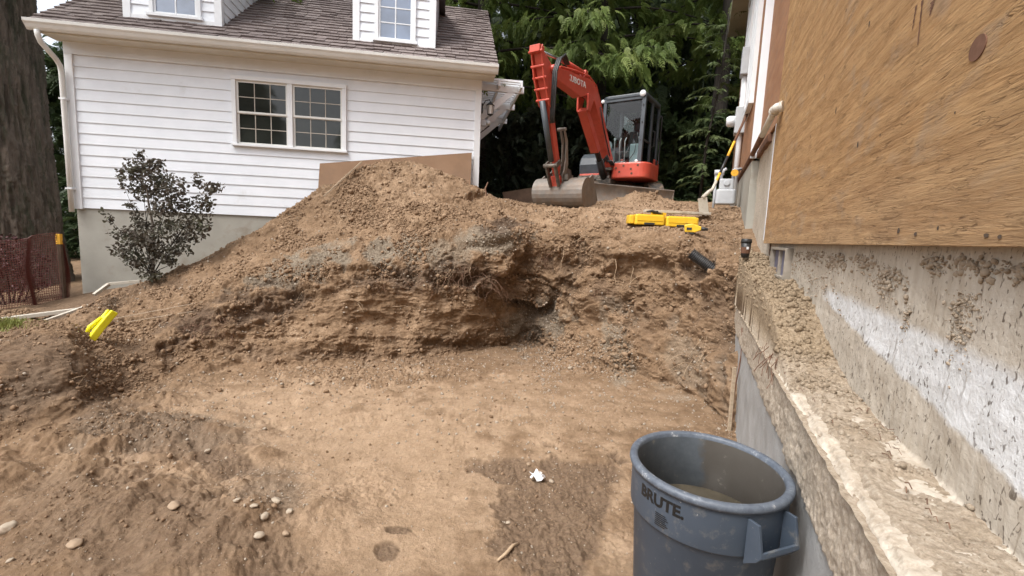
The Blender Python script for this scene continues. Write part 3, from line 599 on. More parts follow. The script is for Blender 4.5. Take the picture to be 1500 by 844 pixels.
b.add([(.02, .12, 2.7), (.02, DEP, 2.7), (.02, 2.5, 4.7), (.12, .12, 2.7), (.12, DEP, 2.7), (.12, 2.5, 4.7)], [(0, 1, 2), (3, 5, 4)])
b.add([(L_-.02, .12, 2.7), (L_-.02, DEP, 2.7), (L_-.02, 2.5, 4.7), (L_-.12, .12, 2.7), (L_-.12, DEP, 2.7), (L_-.12, 2.5, 4.7)], [(0, 1, 2), (3, 5, 4)])
b.build('wall', 'white_siding', house)
for x in (0, L_-.11):
    q = MB(); q.box(x, x+.11, -.006, .045, .10, 2.50); q.build('corner_board', 'white_trim', house, .004)
q = MB(); q.box(0, L_, -.010, .05, 2.452, 2.66); q.build('frieze_board', 'white_siding', house, .004)
q = MB(); q.box(-.09, L_+.20, -.32, .02, 2.625, 2.65); q.box(-.09, L_+.20, -.348, -.321, 2.60, 2.765); q.build('eave', 'eave_cream', house, .004)
# gutter, K profile extruded along the wall
gp = [(a-.046, c-.115) for a, c in [(-.305, 2.865), (-.305, 2.74), (-.36, 2.735), (-.385, 2.76), (-.405, 2.80), (-.425, 2.825), (-.43, 2.865), (-.415, 2.872), (-.415, 2.84), (-.38, 2.78), (-.32, 2.755), (-.32, 2.865)]]
ge = [(a-.046, c-.115) for a, c in [(-.306, 2.866), (-.306, 2.735), (-.36, 2.73), (-.43, 2.825), (-.432, 2.868)]]
q = MB(); q.prism(gp, -.15, L_+.23, ax='x'); g = q.build('gutter', 'gutter_white', house)
for xe in (-.155, L_+.23):
    q = MB(); q.prism(ge, xe, xe+.005, ax='x'); q.build('gutter_end', 'gutter_white', g)
q = MB(); q.tube([(-.03, -.40, 2.62), (-.03, -.395, 2.55), (-.025, -.36, 2.47), (-.01, -.14, 2.32), (-.005, -.08, 2.25), (-.005, -.06, 2.15), (-.005, -.055, 1.2), (-.005, -.055, .05)], .036, 10); dsp = q.build('downspout', 'gutter_white', house)
for zz in (1.75, .4):
    q = MB(); q.box(-.048, .04, -.095, -.008, zz, zz+.025); q.build('strap', 'white_trim', dsp)
# roof: deck + shingle courses as geometry
SL = .75; sa = math.atan(SL); RY0, RZ0 = -.40, 2.745
def roofp(x, u, h=0): return (x, RY0+u*math.cos(sa)-h*math.sin(sa), RZ0+u*math.sin(sa)+h*math.cos(sa))
UM = 3.55
q = MB(); q.add([roofp(-.12, .03), roofp(L_+.22, .03), roofp(L_+.22, UM), roofp(-.12, UM), roofp(-.12, .03, -.05), roofp(L_+.22, .03, -.05), roofp(L_+.22, UM, -.05), roofp(-.12, UM, -.05)], [(0, 1, 2, 3), (7, 6, 5, 4), (0, 4, 5, 1), (1, 5, 6, 2), (2, 6, 7, 3), (3, 7, 4, 0)])
ym = roofp(0, UM)[1]; zm = roofp(0, UM)[2]
q.add([(-.34, ym, zm), (L_+.27, ym, zm), (L_+.27, 2*ym-RY0, RZ0), (-.34, 2*ym-RY0, RZ0)], [(0, 1, 2, 3)])
roof = q.build('roof', 'shingles', house)
vs = []; fs = []; rn = []; u = 0; row = 0
while u < UM-.1:
    ex = .155; x = -.14-random.uniform(0, .1)
    while x < L_+.22:
        wd = random.uniform(.12, .26); x1 = min(x+wd-.006, L_+.235); xa = max(x, -.145); j = random.uniform(-.016, .016); t = random.uniform(.018, .034)
        if x1 > xa+.02:
            k = len(vs); u0 = u+j-.012; u1 = u+ex+.06
            vs += [roofp(xa, u0, .008), roofp(x1, u0+random.uniform(-.004, .004), .008), roofp(x1, u1, .006), roofp(xa, u1, .006), roofp(xa, u0, .008+t), roofp(x1, u0, .008+t), roofp(x1, u1, .007), roofp(xa, u1, .007)]
            fs += [(k+4, k+5, k+6, k+7), (k, k+1, k+5, k+4), (k+1, k+2, k+6, k+5), (k+3, k, k+4, k+7)]; rn += [random.random()]*8
        x += wd
    u += ex; row += 1
sh = mesh_obj('shingles', vs, fs, 'shingles', roof); at = sh.data.attributes.new('rnd', 'FLOAT', 'POINT'); at.data.foreach_set('value', np.array(rn, np.float32))
def window(root, x0, x1, z0, z1, yy, units, cols, rows, glass, sill=True, double=True):
    tw = .065; f = MB()
    f.box(x0, x0+tw, yy-.028, yy+.05, z0+.03, z1-tw); f.box(x1-tw, x1, yy-.028, yy+.05, z0+.03, z1-tw); f.box(x0-.005, x1+.005, yy-.032, yy+.05, z1-tw, z1); f.box(x0-.02, x1+.02, yy-.045, yy+.05, z0-.005, z0+.03)
    mw = .075; iw = (x1-x0-2*tw-mw*(units-1))/units
    for i in range(1, units): xm = x0+tw+i*iw+(i-1)*mw; f.box(xm, xm+mw, yy-.02, yy+.05, z0+.03, z1-tw)
    wroot = f.build('window', 'white_trim', root, .003)
    for i in range(units):
        a = x0+tw+i*(iw+mw); c = a+iw; za, zb = z0+.03, z1-tw; zm_ = (za+zb)/2
        parts = [(za, zm_+.012, yy+.018), (zm_-.012, zb, yy+.002)] if double else [(za, zb, yy+.004)]
        for (p0, p1, y) in parts:
            s = MB(); sw = .032
            s.box(a+.001, a+sw, y, y+.028, p0+.001, p1-.001); s.box(c-sw, c-.001, y, y+.028, p0+.001, p1-.001); s.box(a+sw, c-sw, y, y+.028, p0+.001, p0+sw); s.box(a+sw, c-sw, y, y+.028, p1-sw, p1-.001)
            s.build('sash', 'white_trim' if not double else 'gutter_white', wroot)
            g = MB(); g.box(a+sw-.003, c-sw+.003, y+.012, y+.016, p0+sw-.003, p1-sw+.003); g.build('pane', glass, wroot)
            m_ = MB()
            for k in range(1, cols): xx = a+sw+(c-a-2*sw)*k/cols; m_.box(xx-.006, xx+.006, y+.006, y+.020, p0+sw, p1-sw)
            for k in range(1, rows): zz = p0+sw+(p1-p0-2*sw)*k/rows; m_.box(a+sw, c-sw, y+.007, y+.019, zz-.006, zz+.006)
            m_.build('glazing_bars', 'trim_taupe' if double else 'white_trim', wroot)
    return wroot
window(house, WX0, WX1, WZ0, WZ1, 0, 2, 3, 2, 'window_glass')
def dormer(x0, x1, zb, ztop, wx0, wx1, wz0, wz1):
    d = MB(); Hh = ztop; bk = lambda z: (z-RZ0)/SL+RY0
    # front wall laps around the window + cheek walls back to the roof
    z = zb; y0 = 0.0; ee = .145
    d.box(x0, wx0+.03, y0+.03, y0+.08, zb, Hh); d.box(wx1-.03, x1, y0+.03, y0+.08, zb, Hh); d.box(wx0+.03, wx1-.03, y0+.03, y0+.08, zb, wz0+.02); d.box(wx0+.03, wx1-.03, y0+.03, y0+.08, wz1-.02, Hh)
    for s0, s1 in ((x0+.10, wx0), (wx1, x1-.10)):
        z = zb+.09
        while z < Hh: d.add([(s0, y0+.03, z), (s0, y0+.004, z), (s0, y0+.022, z+ee), (s1, y0+.03, z), (s1, y0+.004, z), (s1, y0+.022, z+ee)], [(0, 1, 4, 3), (1, 2, 5, 4), (0, 2, 1), (3, 4, 5)]); z += ee
    for xx in (x0, x1-.05):
        z = zb-.02
        d.add([(xx, y0+.08, zb-.05), (xx, y0+.08, Hh), (xx, bk(Hh)+.1, Hh), (xx+.05, y0+.08, zb-.05), (xx+.05, y0+.08, Hh), (xx+.05, bk(Hh)+.1, Hh)], [(0, 1, 2), (3, 5, 4), (0, 3, 4, 1), (1, 4, 5, 2), (0, 2, 5, 3)])
        o0, o1 = (xx-.018, xx) if xx == x0 else (xx+.05, xx+.068)
        while z < Hh: d.add([(o0 if xx == x0 else o1, y0+.08, z), (o0 if xx == x0 else o1, bk(z)+.2, z), (xx+(.0 if xx == x0 else .05), y0+.08, z+ee), (xx+(.0 if xx == x0 else .05), bk(z+ee)+.2, z+ee), (xx+.025, y0+.08, z), (xx+.025, bk(z)+.2, z)], [(0, 1, 3, 2), (0, 4, 5, 1)]); z += ee
    dr = d.build('dormer', 'white_siding', house)
    t = MB(); t.box(x0-.01, x0+.10, y0-.008, y0+.075, zb, Hh); t.box(x1-.10, x1+.01, y0-.008, y0+.075, zb, Hh); t.box(x0+.10, x1-.10, y0-.004, y0+.03, zb, zb+.09); t.build('trim', 'white_trim', dr, .003)
    r = MB(); xc = (x0+x1)/2; hw = (x1-x0)/2+.14; rz = Hh+hw*.8
    r.add([(xc-hw, -.2, Hh-.05), (xc, -.2, rz), (xc+hw, -.2, Hh-.05), (xc-hw, bk(Hh)+.1, Hh-.05), (xc, bk(rz), rz), (xc+hw, bk(Hh)+.1, Hh-.05),
           (xc-hw, -.2, Hh-.12), (xc, -.2, rz-.07), (xc+hw, -.2, Hh-.12), (xc-hw, bk(Hh), Hh-.12), (xc, bk(rz), rz-.07), (xc+hw, bk(Hh), Hh-.12)],
          [(0, 1, 4, 3), (1, 2, 5, 4), (6, 9, 10, 7), (7, 10, 11, 8), (0, 6, 7, 1), (1, 7, 8, 2), (0, 3, 9, 6), (2, 8, 11, 5)])
    r.build('dormer_roof', 'shingles', dr)
    q = MB(); q.add([(x0, .03, Hh), (x1, .03, Hh), (xc, .03, rz-.08), (x0, .08, Hh), (x1, .08, Hh), (xc, .08, rz-.08)], [(0, 1, 2), (3, 5, 4), (0, 2, 5, 3), (1, 4, 5, 2)]); q.build('gable', 'white_siding', dr)
    return dr
d1_ = dormer(.86, 2.25, 3.045, 4.5, 1.22, 1.96, 3.13, 4.25); d2_ = dormer(4.26, 5.59, 3.01, 4.5, 4.60, 5.27, 3.10, 4.22)
def dorwin(par, x0, x1, z0, z1):   # trim, sash, pane and bars one level below the dormer
    f = MB(); tw = .06
    f.box(x0, x0+tw, -.022, .05, z0+.035, z1-tw); f.box(x1-tw, x1, -.022, .05, z0+.035, z1-tw); f.box(x0, x1, -.024, .05, z1-tw, z1); f.box(x0-.03, x1+.03, -.05, .05, z0-.01, z0+.035)
    f.box(x0+tw, x0+tw+.03, .0, .03, z0+.035, z1-tw); f.box(x1-tw-.03, x1-tw, .0, .03, z0+.035, z1-tw); f.box(x0+tw+.03, x1-tw-.03, .0, .03, z0+.035, z0+.07); f.box(x0+tw+.03, x1-tw-.03, .0, .03, z1-tw-.035, z1-tw)
    f.build('window_frame', 'white_trim', par, .003)
    g = MB(); g.box(x0+tw+.028, x1-tw-.028, .014, .018, z0+.068, z1-tw-.033); g.build('pane', 'dormer_glass', par)
    m_ = MB(); xa, xb, za, zb = x0+tw+.03, x1-tw-.03, z0+.07, z1-tw-.035; m_.box((xa+xb)/2-.009, (xa+xb)/2+.009, .006, .022, za, zb)
    for k in range(1, 4): zz = za+(zb-za)*k/4; m_.box(xa, xb, .007, .021, zz-.008, zz+.008)
    m_.build('glazing_bars', 'white_trim', par)
dorwin(d1_, 1.22, 1.96, 3.13, 4.25); dorwin(d2_, 4.60, 5.27, 3.10, 4.22)
# slatted awning on the side wall and carriage lamp
aw = empty('slatted_awning', HW(L_, 0, 0), HROT, 'white slatted timber awning jutting from the side of the house', 'awning')
q = MB(); bb = .15
while bb < 3.6: q.box(.02, .74, bb, bb+.045, 2.70, 2.735); bb += .125
q.build('slats', 'white_trim', aw)
for bb in (.35, 1.5, 2.7):
    q = MB(); q.box(.0, .80, bb, bb+.05, 2.58, 2.695); q.prism([(.0, 2.05), (.06, 2.05), (.62, 2.56), (.62, 2.58), (.50, 2.58), (.0, 2.16)], bb+.005, bb+.045); q.build('bracket', 'white_trim', aw)
q = MB(); q.box(.70, .735, .1, 3.65, 2.6, 2.70); q.box(.3, .335, .1, 3.65, 2.6, 2.70); q.build('rail', 'white_trim', aw)
ln = empty('wall_lantern', HW(L_+.03, .22, 2.12), HROT, 'small black carriage lantern fixed under the white awning at the house corner', 'lantern')
q = MB(); q.box(-.01, .015, -.04, .04, .02, .18); q.tube([(.01, 0, .14), (.06, 0, .24), (.13, 0, .26), (.15, 0, .22)], .009, 6); q.build('bracket', 'black_metal', ln)
q = MB(); q.lathe([(.0, .235), (.02, .22), (.075, .17), (.08, .16), (0.05, .158)], 6, c=(.15, 0), sm=False); q.lathe([(.0, -.03), (.03, -.01), (.05, .0), (.052, .01), (.0, .01)], 6, c=(.15, 0), sm=False)
for k in range(6): a = 2*PI*k/6; q.tube([(.15+.05*math.cos(a), .05*math.sin(a), .005), (.15+.068*math.cos(a), .068*math.sin(a), .16)], .004, 4)
q.build('lantern_frame', 'black_metal', ln)
q = MB(); q.lathe([(.044, .01), (.058, .158)], 6, c=(.15, 0)); q.build('glass', 'lamp_glass', ln)
q = MB(); q.ball((.12, .02, -.14), .05); q.box(-.01, .08, -.02, .06, -.2, -.1); tag(q.build('floodlight', 'grey_metal'), 'small pale security floodlight below the black lantern on the house corner', 'floodlight'); bpy.data.objects['floodlight'].location = HW(L_+.03, .22, 2.12)
# leaning brown sheet behind the heap
bo = empty('leaning_board', HW(5.0, -.22, .6), HROT, 'flat brown hardboard sheet leaning on the siding behind the spoil heap', 'board')
q = MB(); q.add([(-1.30, -.06, -.85), (1.24, -.06, -.62), (1.27, .17, .79), (-1.27, .17, .44), (-1.30, -.045, -.85), (1.24, -.045, -.62), (1.27, .185, .79), (-1.27, .185, .44)], [(0, 1, 2, 3), (7, 6, 5, 4), (0, 4, 5, 1), (1, 5, 6, 2), (2, 6, 7, 3), (3, 7, 4, 0)]); q.build('sheet', 'sheet_brown', bo)
q = MB(); q.box(-1.2, 1.1, .0, .03, -.6, -.56); q.build('batten', 'bare_wood', bo)

# ================================================================== BUILDING ON THE RIGHT  (root frame: x = r, away from the pit; y = along the wall; z up)
WD = np.array([.380, .925, 0]); WD /= np.linalg.norm(WD); WR = np.array([WD[1], -WD[0], 0]); WROT = math.atan2(WR[1], WR[0])
def W3(t, w, z): return WD*t+WR*w+np.array([0, 0, z])
bld = empty('house_under_repair', (0, 0, -1.7), WROT, 'house with bare weathered plywood walls on a muddy stepped concrete foundation', 'house')
_c = bld
def bb_(m): m.T = Matrix.Translation((0, 0, 1.7)); return m
class WB(MB):
    def __init__(s): MB.__init__(s)
W0, W1 = .425, .645
prof = [(W0+.012, -1.95), (W0+.012, -.915), (W0-.004, -.90), (W0-.004, -.64), (W0+.012, -.618), (W1-.004, -.61), (W1+.002, -.60), (W1+.004, -.36), (W1+.006, -.34), (W1+.010, .03), (W1+.010, 1.24)]
pp = [np.array(prof[0])]
for a, c in zip(prof[:-1], prof[1:]):
    a = np.array(a); c = np.array(c); z_ = (a[1]+c[1])/2; st = .03 if (z_ < -1 or z_ > .1) else .0065; n = max(1, int(np.linalg.norm(c-a)/st)); pp += [a+(c-a)*k/n for k in range(1, n+1)]
pp = np.array(pp)
ts = np.concatenate([np.linspace(-4, .5, 50, endpoint=False), np.linspace(.5, 3.2, 420, endpoint=False), np.linspace(3.2, 7, 260, endpoint=False), np.linspace(7, 12, 60)])
P = np.zeros((len(ts), len(pp), 3)); P[..., 0] = pp[None, :, 0]; P[..., 1] = ts[:, None]; P[..., 2] = pp[None, :, 1]
# the inner foot of the upper wall leans in towards the camera end
pd = np.gradient(P, axis=1); nrm = np.stack([-pd[..., 2], 0*pd[..., 0], pd[..., 0]], -1); nrm /= np.linalg.norm(nrm, axis=2, keepdims=True)+1e-9
rough = np.where((P[..., 2] > -.925) & (P[..., 2] < -.60), 1., .25); rough = np.where(P[..., 2] > -.605, .25, rough)
w_ = fbm(P*3+3, 3)*.008+fbm(P*18+9, 3, .6)*.006*rough+np.abs(perlin(P*55))*.004*rough
edge = np.exp(-((P[..., 2]+.62)/.03)**2)*np.exp(-((P[..., 0]-W0)/.03)**2)+.8*np.exp(-((P[..., 2]+.905)/.02)**2)
w_ += edge*(np.abs(fbm(P*np.array([1, 6, 1])+50, 4, .6))*-.016+.001)
P += nrm*w_[..., None]; n, m = P.shape[:2]; idx = np.arange(n*m).reshape(n, m)
P[..., 2] += 0
fd = mesh_obj('foundation', P.reshape(-1, 3), np.stack([idx[:-1, :-1], idx[:-1, 1:], idx[1:, 1:], idx[1:, :-1]], -1).reshape(-1, 4), 'old_concrete', bld, smooth=True, loc=(0, 0, 1.7))
def B(name, mat, m, bevel=0, par=None):
    o = m.build(name, mat, par or bld, bevel)
    if par is None or par is bld: o.location = (0, 0, 1.7)
    return o
q = MB(); q.box(.60, .618, -4, 5.2, .018, 2.46); B('plywood_sheet', 'weathered_plywood', q, .002)
q = MB(); q.box(.602, .62, -4, 5.2, 2.464, 4.9); B('plywood_sheet', 'weathered_plywood', q, .002)
q = MB(); q.box(.622, .655, -4, 5.18, .03, 4.9); q.box(.655, 5, 5.1, 5.18, -.5, 4.9); B('wall_backing', 'dark_wood', q)
q = MB(); q.box(.628, .66, 5.2, 7.0, 1.26, 4.9); q.box(.56, .66, 7.01, 12, 1.22, 4.9); B('plywood_sheet', 'far_plywood', q)
q = MB(); q.box(.535, .66, 6.98, 7.008, 1.16, 4.9); q.box(.60, .627, 5.22, 5.27, .05, 1.2); B('corner_board', 'white_siding', q, .003)
q = MB(); q.box(.575, .60, 7.05, 12, 1.13, 1.22); q.box(.61, .66, 5.9, 7.0, 1.16, 1.25); B('sill_board', 'rust_wood', q, .006)
q = MB(); q.box(.565, .66, 7.01, 12, -1, 1.13); B('far_foundation', 'house_concrete', q)
q = MB(); q.box(.2, 5.2, -4, 12.4, 4.9, 5.05); B('eave', 'trim_taupe', q)
q = MB(); q.add([(.2, -4, 5.06), (.2, 12.4, 5.06), (2.9, 12.4, 6.6), (2.9, -4, 6.6), (5.6, 12.4, 5.06), (5.6, -4, 5.06)], [(0, 1, 2, 3), (3, 2, 4, 5), (0, 3, 5), (1, 4, 2)]); B('roof', 'shingles', q)
q = MB(); q.box(.7, 5, 11.9, 12, -1, 4.9); q.box(4.9, 5, -4, 12, -1, 4.9); q.box(.7, 5, -4, -3.9, -1.9, 4.9); B('wall', 'far_plywood', q)
# tall far window frames
for i, (t0, t1) in enumerate(((7.7, 8.7), (9.2, 10.4))):
    q = MB(); z0, z1 = 2.15, 4.6
    for a in (t0, (t0+t1)/2-.03, t1-.06): q.box(.50, .56, a, a+.06, z0, z1)
    q.box(.49, .56, t0-.03, t1+.03, z0-.08, z0); q.box(.49, .56, t0-.03, t1+.03, z1, z1+.1)
    wr = B('window', 'white_trim', q, .003)
    g = MB(); g.box(.53, .54, t0+.06, t1-.06, z0, z1); g.build('pane', 'window_glass', wr)
# knot and hole plugs, nail holes in the near sheet
def WP(px, py, w): v = ray(px, py); v = v*(w/(v@WR)); return (v@WD, v[2])
t, z = WP(1433, 70, .60)
q = MB(); k = 24; q.add([(.5975, t+.038*math.cos(2*PI*i/k), z+.030*math.sin(2*PI*i/k)) for i in range(k)]+[(.601, t+.038*math.cos(2*PI*i/k), z+.030*math.sin(2*PI*i/k)) for i in range(k)], [tuple(range(k))]+[(i, (i+1) % k, (i+1) % k+k, i+k) for i in range(k)]); B('knot', 'rust_wood', q)
q = MB()
for px, py, a, h in [(1274, 35, .010, .022), (1240, 15, .008, .016), (1225, 162, .010, .03), (1257, 212, .009, .024), (1183, 78, .006, .02), (1168, 125, .006, .02), (1188, 200, .007, .02), (1317, 338, .012, .016), (1342, 343, .012, .01), (1446, 345, .012, .008), (1290, 198, .005, .01), (1208, 112, .006, .02), (1375, 334, .006, .01), (1466, 347, .008, .008), (1400, 165, .005, .006)]:
    t, z = WP(px, py, .60); k = 10
    q = MB(); q.add([(.5982, t+a*math.cos(2*PI*i/k)*random.uniform(.7, 1.2), z+h*.6*math.sin(2*PI*i/k)) for i in range(k)], [tuple(range(k))]); B('nail_hole', 'dark_soil', q)
# torn grooves where the top ply has split away
q = MB()
for px0, py0, px1, py1, ww in [(1352, 0, 1345, 66, .010), (1343, 8, 1337, 45, .008), (1368, 0, 1363, 22, .02)]:
    t0, z0 = WP(px0, py0, .60); t1, z1 = WP(px1, py1, .60); n = 14; pts = []
    for i in range(n+1): f = i/n; pts.append((t0+(t1-t0)*f, z0+(z1-z0)*f, ww*(1-.6*f)*random.uniform(.3, 1.2)))
    q.add([(.5984, a-c, z) for a, z, c in pts]+[(.5984, a+c, z) for a, z, c in pts], [(i, i+1, i+n+2, i+n+1) for i in range(n)])
B('split_grain', 'rust_wood', q)
# basement vent
t0, z0 = WP(1157, 406, .65); t1, z1 = WP(1140, 364, .65)
ya, yb, za, zb = min(t0, t1), max(t0, t1), -.235, -.035
q = MB(); q.box(.60, .67, ya-.02, ya, za-.02, zb+.02); q.box(.60, .67, yb, yb+.02, za-.02, zb+.02); q.box(.60, .67, ya, yb, zb, zb+.02); q.box(.60, .67, ya, yb, za-.02, za); q.box(.612, .66, (ya+yb)/2-.02, (ya+yb)/2+.02, za, zb); vn = B('foundation_vent', 'vent_grey', q, .003)
q = MB(); q.box(.635, .64, ya, yb, za, zb); q.build('vent_screen', 'vent_blue', vn)
# drain pipe along the wall with a white elbow
el = W3(4.95, .54, 1.27)
pr = empty('drain_pipe', W3(4.9, .54, 1.25), WROT, 'muddy plastic pipe with a white elbow hung along the plywood wall', 'pipe')
q = MB(); q.tube([(0, 0, 0), (.01, .5, .0), (.015, 1.05, -.01)], .032, 12); q.build('pipe', 'pvc_white', pr)
q = MB(); q.tube([(.015, 1.04, -.01), (.02, 2.2, -.04), (.03, 5.2, -.08)], [.034, .03, .03], 12); q.build('dirty_pipe', 'rust_wood', pr)
q = MB(); q.tube([(0, .06, 0), (0, .0, 0), (.012, -.05, .004), (.05, -.075, .006)], .041, 14); q.tube([(.001, .07, 0), (.001, .03, 0)], .047, 14); q.tube([(.03, -.066, .005), (.056, -.077, .007)], .047, 14); q.build('elbow', 'pvc_white', pr)
# ------------------------------------------------------------------ dirt lying on the ledge
nt_, nw_ = 620, 70; tt = np.concatenate([np.linspace(.3, 3.2, 380), np.linspace(3.21, 5.9, 240)]); ww = np.linspace(W0-.02, W1+.03, nw_)
T_, W_ = np.meshgrid(tt, ww, indexing='ij'); P0 = np.stack([T_, W_, T_*0], -1)
hgt = np.interp(T_, [.3, 1.0, 1.8, 2.2, 2.6, 3.0, 3.4, 4.2, 4.7, 5.2, 5.9], [.000, .001, .004, .018, .09, .24, .31, .34, .40, .46, .50])
u_ = (W_-W0)/(W1-W0)
crown = np.interp(T_, [.3, 2.2, 2.6, 3.2, 6], [.0, .3, .75, .95, 1.])
hgt = np.where(hgt > .03, hgt*(1-(1-crown)*(1-u_))*np.where(u_ < .12, np.clip(.35+u_*5.5, 0, 1), 1), hgt*np.where(u_ < .2, u_*5, 1))
hn = fbm(P0*6+5, 4, .55); hgt += np.clip(hgt*3+.3, .1, 1)*(hn*.035+np.abs(fbm(P0*26+8, 3, .55))*.020+np.abs(perlin(P0*70))*.006)+.012*sstep(.1, .5, fbm(P0*5+77, 3))*(u_ > .3)
edgeo = -np.clip(hgt, 0, .2)*.12*np.exp(-(u_/.2)**2)+perlin(P0*15)*.008
hgt -= .035*(1-sstep(.06, .22, u_))*(1-sstep(2.1, 2.5, T_)); hh = np.where((u_ < .02), -.03, hgt); hh = np.where(u_ > 1.05, hh-.05, hh)
V3 = np.stack([W_+edgeo, T_, -.612+hh], -1); idx = np.arange(V3.shape[0]*V3.shape[1]).reshape(V3.shape[:2])
ld = mesh_obj('ledge_soil', V3.reshape(-1, 3), np.stack([idx[:-1, :-1], idx[:-1, 1:], idx[1:, 1:], idx[1:, :-1]], -1).reshape(-1, 4), 'ledge_dirt' if 'ledge_dirt' in MATS else 'soil', smooth=True)
ld.rotation_euler = (0, 0, WROT); tag(ld, 'loose pale soil spilled over the concrete ledge beside the wall', kind='stuff')
a = ld.data.color_attributes.new('zones', 'FLOAT_COLOR', 'POINT'); cz = np.zeros((V3.shape[0]*V3.shape[1], 4), np.float32); cz[:, 3] = 1.; cz[:, 0] = .12; a.data.foreach_set('color', cz.ravel())
Rw = np.stack([WR, WD, np.array([0, 0, 1.])], 0)
VL = (V3.reshape(-1, 3))@Rw; lw = np.repeat(np.diff(tt, append=tt[-1]+.01)[:, None], nw_, 1).ravel()*(u_.ravel() > .0)*(u_.ravel() < 1)*(T_.ravel() > .6)
k = pick(lw*(.25+sstep(-.1, .4, hn.ravel()))*np.where(T_.ravel() > 2.1, 1., .35), 5000); sz = np.clip(np.exp(RNG.normal(math.log(.0055), .5, len(k))), .0025, .022)*np.clip(T_.ravel()[k]/2.5, .5, 1.4)
scatter('ledge_crumbs', 'ledge_dirt', VL[k]+np.array([0, 0, .3])*sz[:, None], sz, rock_templates(5, 1, .4, 9), 'crumbs of pale soil on the concrete ledge')
# mud clumps stuck under the plywood edge
mp = []; ms_ = []
for (t0, z0, n, rt, rz, s) in [(3.3, -.03, 90, .35, .05, .010), (2.75, -.04, 90, .14, .06, .012), (2.35, -.03, 60, .10, .05, .011), (2.05, -.06, 120, .10, .10, .010), (1.72, -.02, 40, .06, .03, .011), (1.52, -.10, 130, .05, .16, .007), (1.5, -.02, 60, .08, .025, .011), (1.30, -.02, 50, .07, .03, .010), (3.9, -.1, 140, .5, .16, .008), (3.0, -.15, 120, .5, .12, .007), (1.85, -.18, 40, .02, .10, .006), (1.15, -.02, 30, .1, .02, .009)]:
    for i in range(n*2):
        t = random.gauss(t0, rt*.7); z = min(.012, z0-abs(random.gauss(0, rz*.6))+random.gauss(0, .008)); mp.append(W3(t, W1+.010-random.random()*.008, z)); ms_.append(s*random.choice((.25, .35, .5, .9))*random.uniform(.6, 1.2))
scatter('mud_clumps', 'mud', np.array(mp), np.array(ms_), rock_templates(5, 2, .35, 12), 'clumps of dried mud clinging to the wall under the plywood', smooth=True)
# ================================================================== EXCAVATOR (root frame: x forward, y to its left, z up)
EO = np.array([2.27, 10.38, .70]); FROT = math.atan2(-.839, -.545)
ex = empty('mini_excavator', EO, FROT, 'red mini excavator with a black-framed cab parked behind the dirt bank, boom raised', 'excavator')
UR = Matrix.Rotation(math.radians(33), 4, 'Z')
for sy in (-1, 1):
    m = MB(); m.T = UR; R_ = .24; out = []
    for i in range(13): a = PI/2+PI*i/12; out.append((-.75+R_*math.cos(a), R_+R_*math.sin(a)))
    for i in range(13): a = -PI/2+PI*i/12; out.append((.75+R_*math.cos(a), R_+R_*math.sin(a)))
    m.prism(out, sy*.62-.15, sy*.62+.15)
    for i in range(26):
        x = -.75+1.5*i/25
        for z in (-.012, 2*R_-.012): m.box(x-.015, x+.015, sy*.62-.15, sy*.62+.15, z, z+.03)
    tr = m.build('track', 'rubber', ex)
    for x in (-.75, .75): m = MB(); m.T = UR; m.tube([(x, sy*.62-.16, R_), (x, sy*.62+.16, R_)], .17, 16); m.build('drive_wheel', 'greasy_steel', tr)
m = MB(); m.T = UR; m.box(-.5, .5, -.45, .45, .2, .46); m.lathe([(.0, .40), (.42, .40), (.42, .56), (0, .56)], 28); m.build('undercarriage', 'greasy_steel', ex)
m = MB(); m.T = UR@Matrix.Translation((0, .0, 0))@Matrix.Rotation(math.radians(-3), 4, 'X')
arc = [(1.18+.07*(1-abs(i/6-1)**2)*-1+.05, -.06+.40*i/12) for i in range(13)]
m.prism([(x, z) for x, z in arc]+[(x+.03, z) for x, z in arc[::-1]], -.82, .86); m.box(1.14, 1.22, -.82, .86, .32, .36); m.box(1.10, 1.24, .855, .875, -.08, .36); m.box(1.10, 1.24, -.835, -.815, -.08, .36)
for y in (-.35, .35): m.bar((.3, y, .25), (1.16, y, .14), .10, .10)
m.build('dozer_blade', 'bucket_steel', ex, .004)
# upper structure
m = MB()
m.box(-.95, .62, -.68, .72, .56, .66); bd = m.build('deck', 'greasy_steel', ex, .01)
def rounded(x0, x1, y0, y1, r, n=6, corners=(1, 1, 1, 1)):
    pts = []
    for (cx_, cy_, a, on) in ((x1-r, y1-r, 0, corners[0]), (x0+r, y1-r, PI/2, corners[1]), (x0+r, y0+r, PI, corners[2]), (x1-r, y0+r, 1.5*PI, corners[3])):
        if on: pts += [(cx_+r*math.cos(a+PI/2*i/n), cy_+r*math.sin(a+PI/2*i/n)) for i in range(n+1)]
        else: pts.append((cx_+r*math.cos(a+PI/4)/abs(math.cos(PI/4)), cy_+r*math.sin(a+PI/4)/abs(math.sin(PI/4))))
    return pts
m = MB(); m.prism(rounded(-.10, .80, .10, .93, .22), .55, .87, ax='z'); cowl = m.build('front_cowl', 'red_paint', ex, .03)
for y, z in ((.26, .76), (.42, .80), (.34, .68), (.58, .73), (.72, .80), (.60, .64)): m = MB(); m.tube([(.79, y, z), (.806, y, z)], .022, 12); m.build('recess', 'dark_wood', cowl)
m = MB(); m.prism(rounded(-1.05, -.2, -.72, .70, .35), .58, 1.12, ax='z'); m.build('counterweight', 'red_paint', ex, .03)
m = MB(); m.prism(rounded(-1.0, -.55, -.66, .60, .3), 1.12, 1.45, ax='z'); m.build('engine_hood', 'cab_paint', ex, .03)
m = MB()
m.prism([(.52, .62), (.56, .90), (.50, 1.05), (.36, 1.16), (.1, 1.20), (-.3, 1.20), (-.3, .62)], -.70, -.22); m.build('side_cover', 'cab_paint', ex, .03)
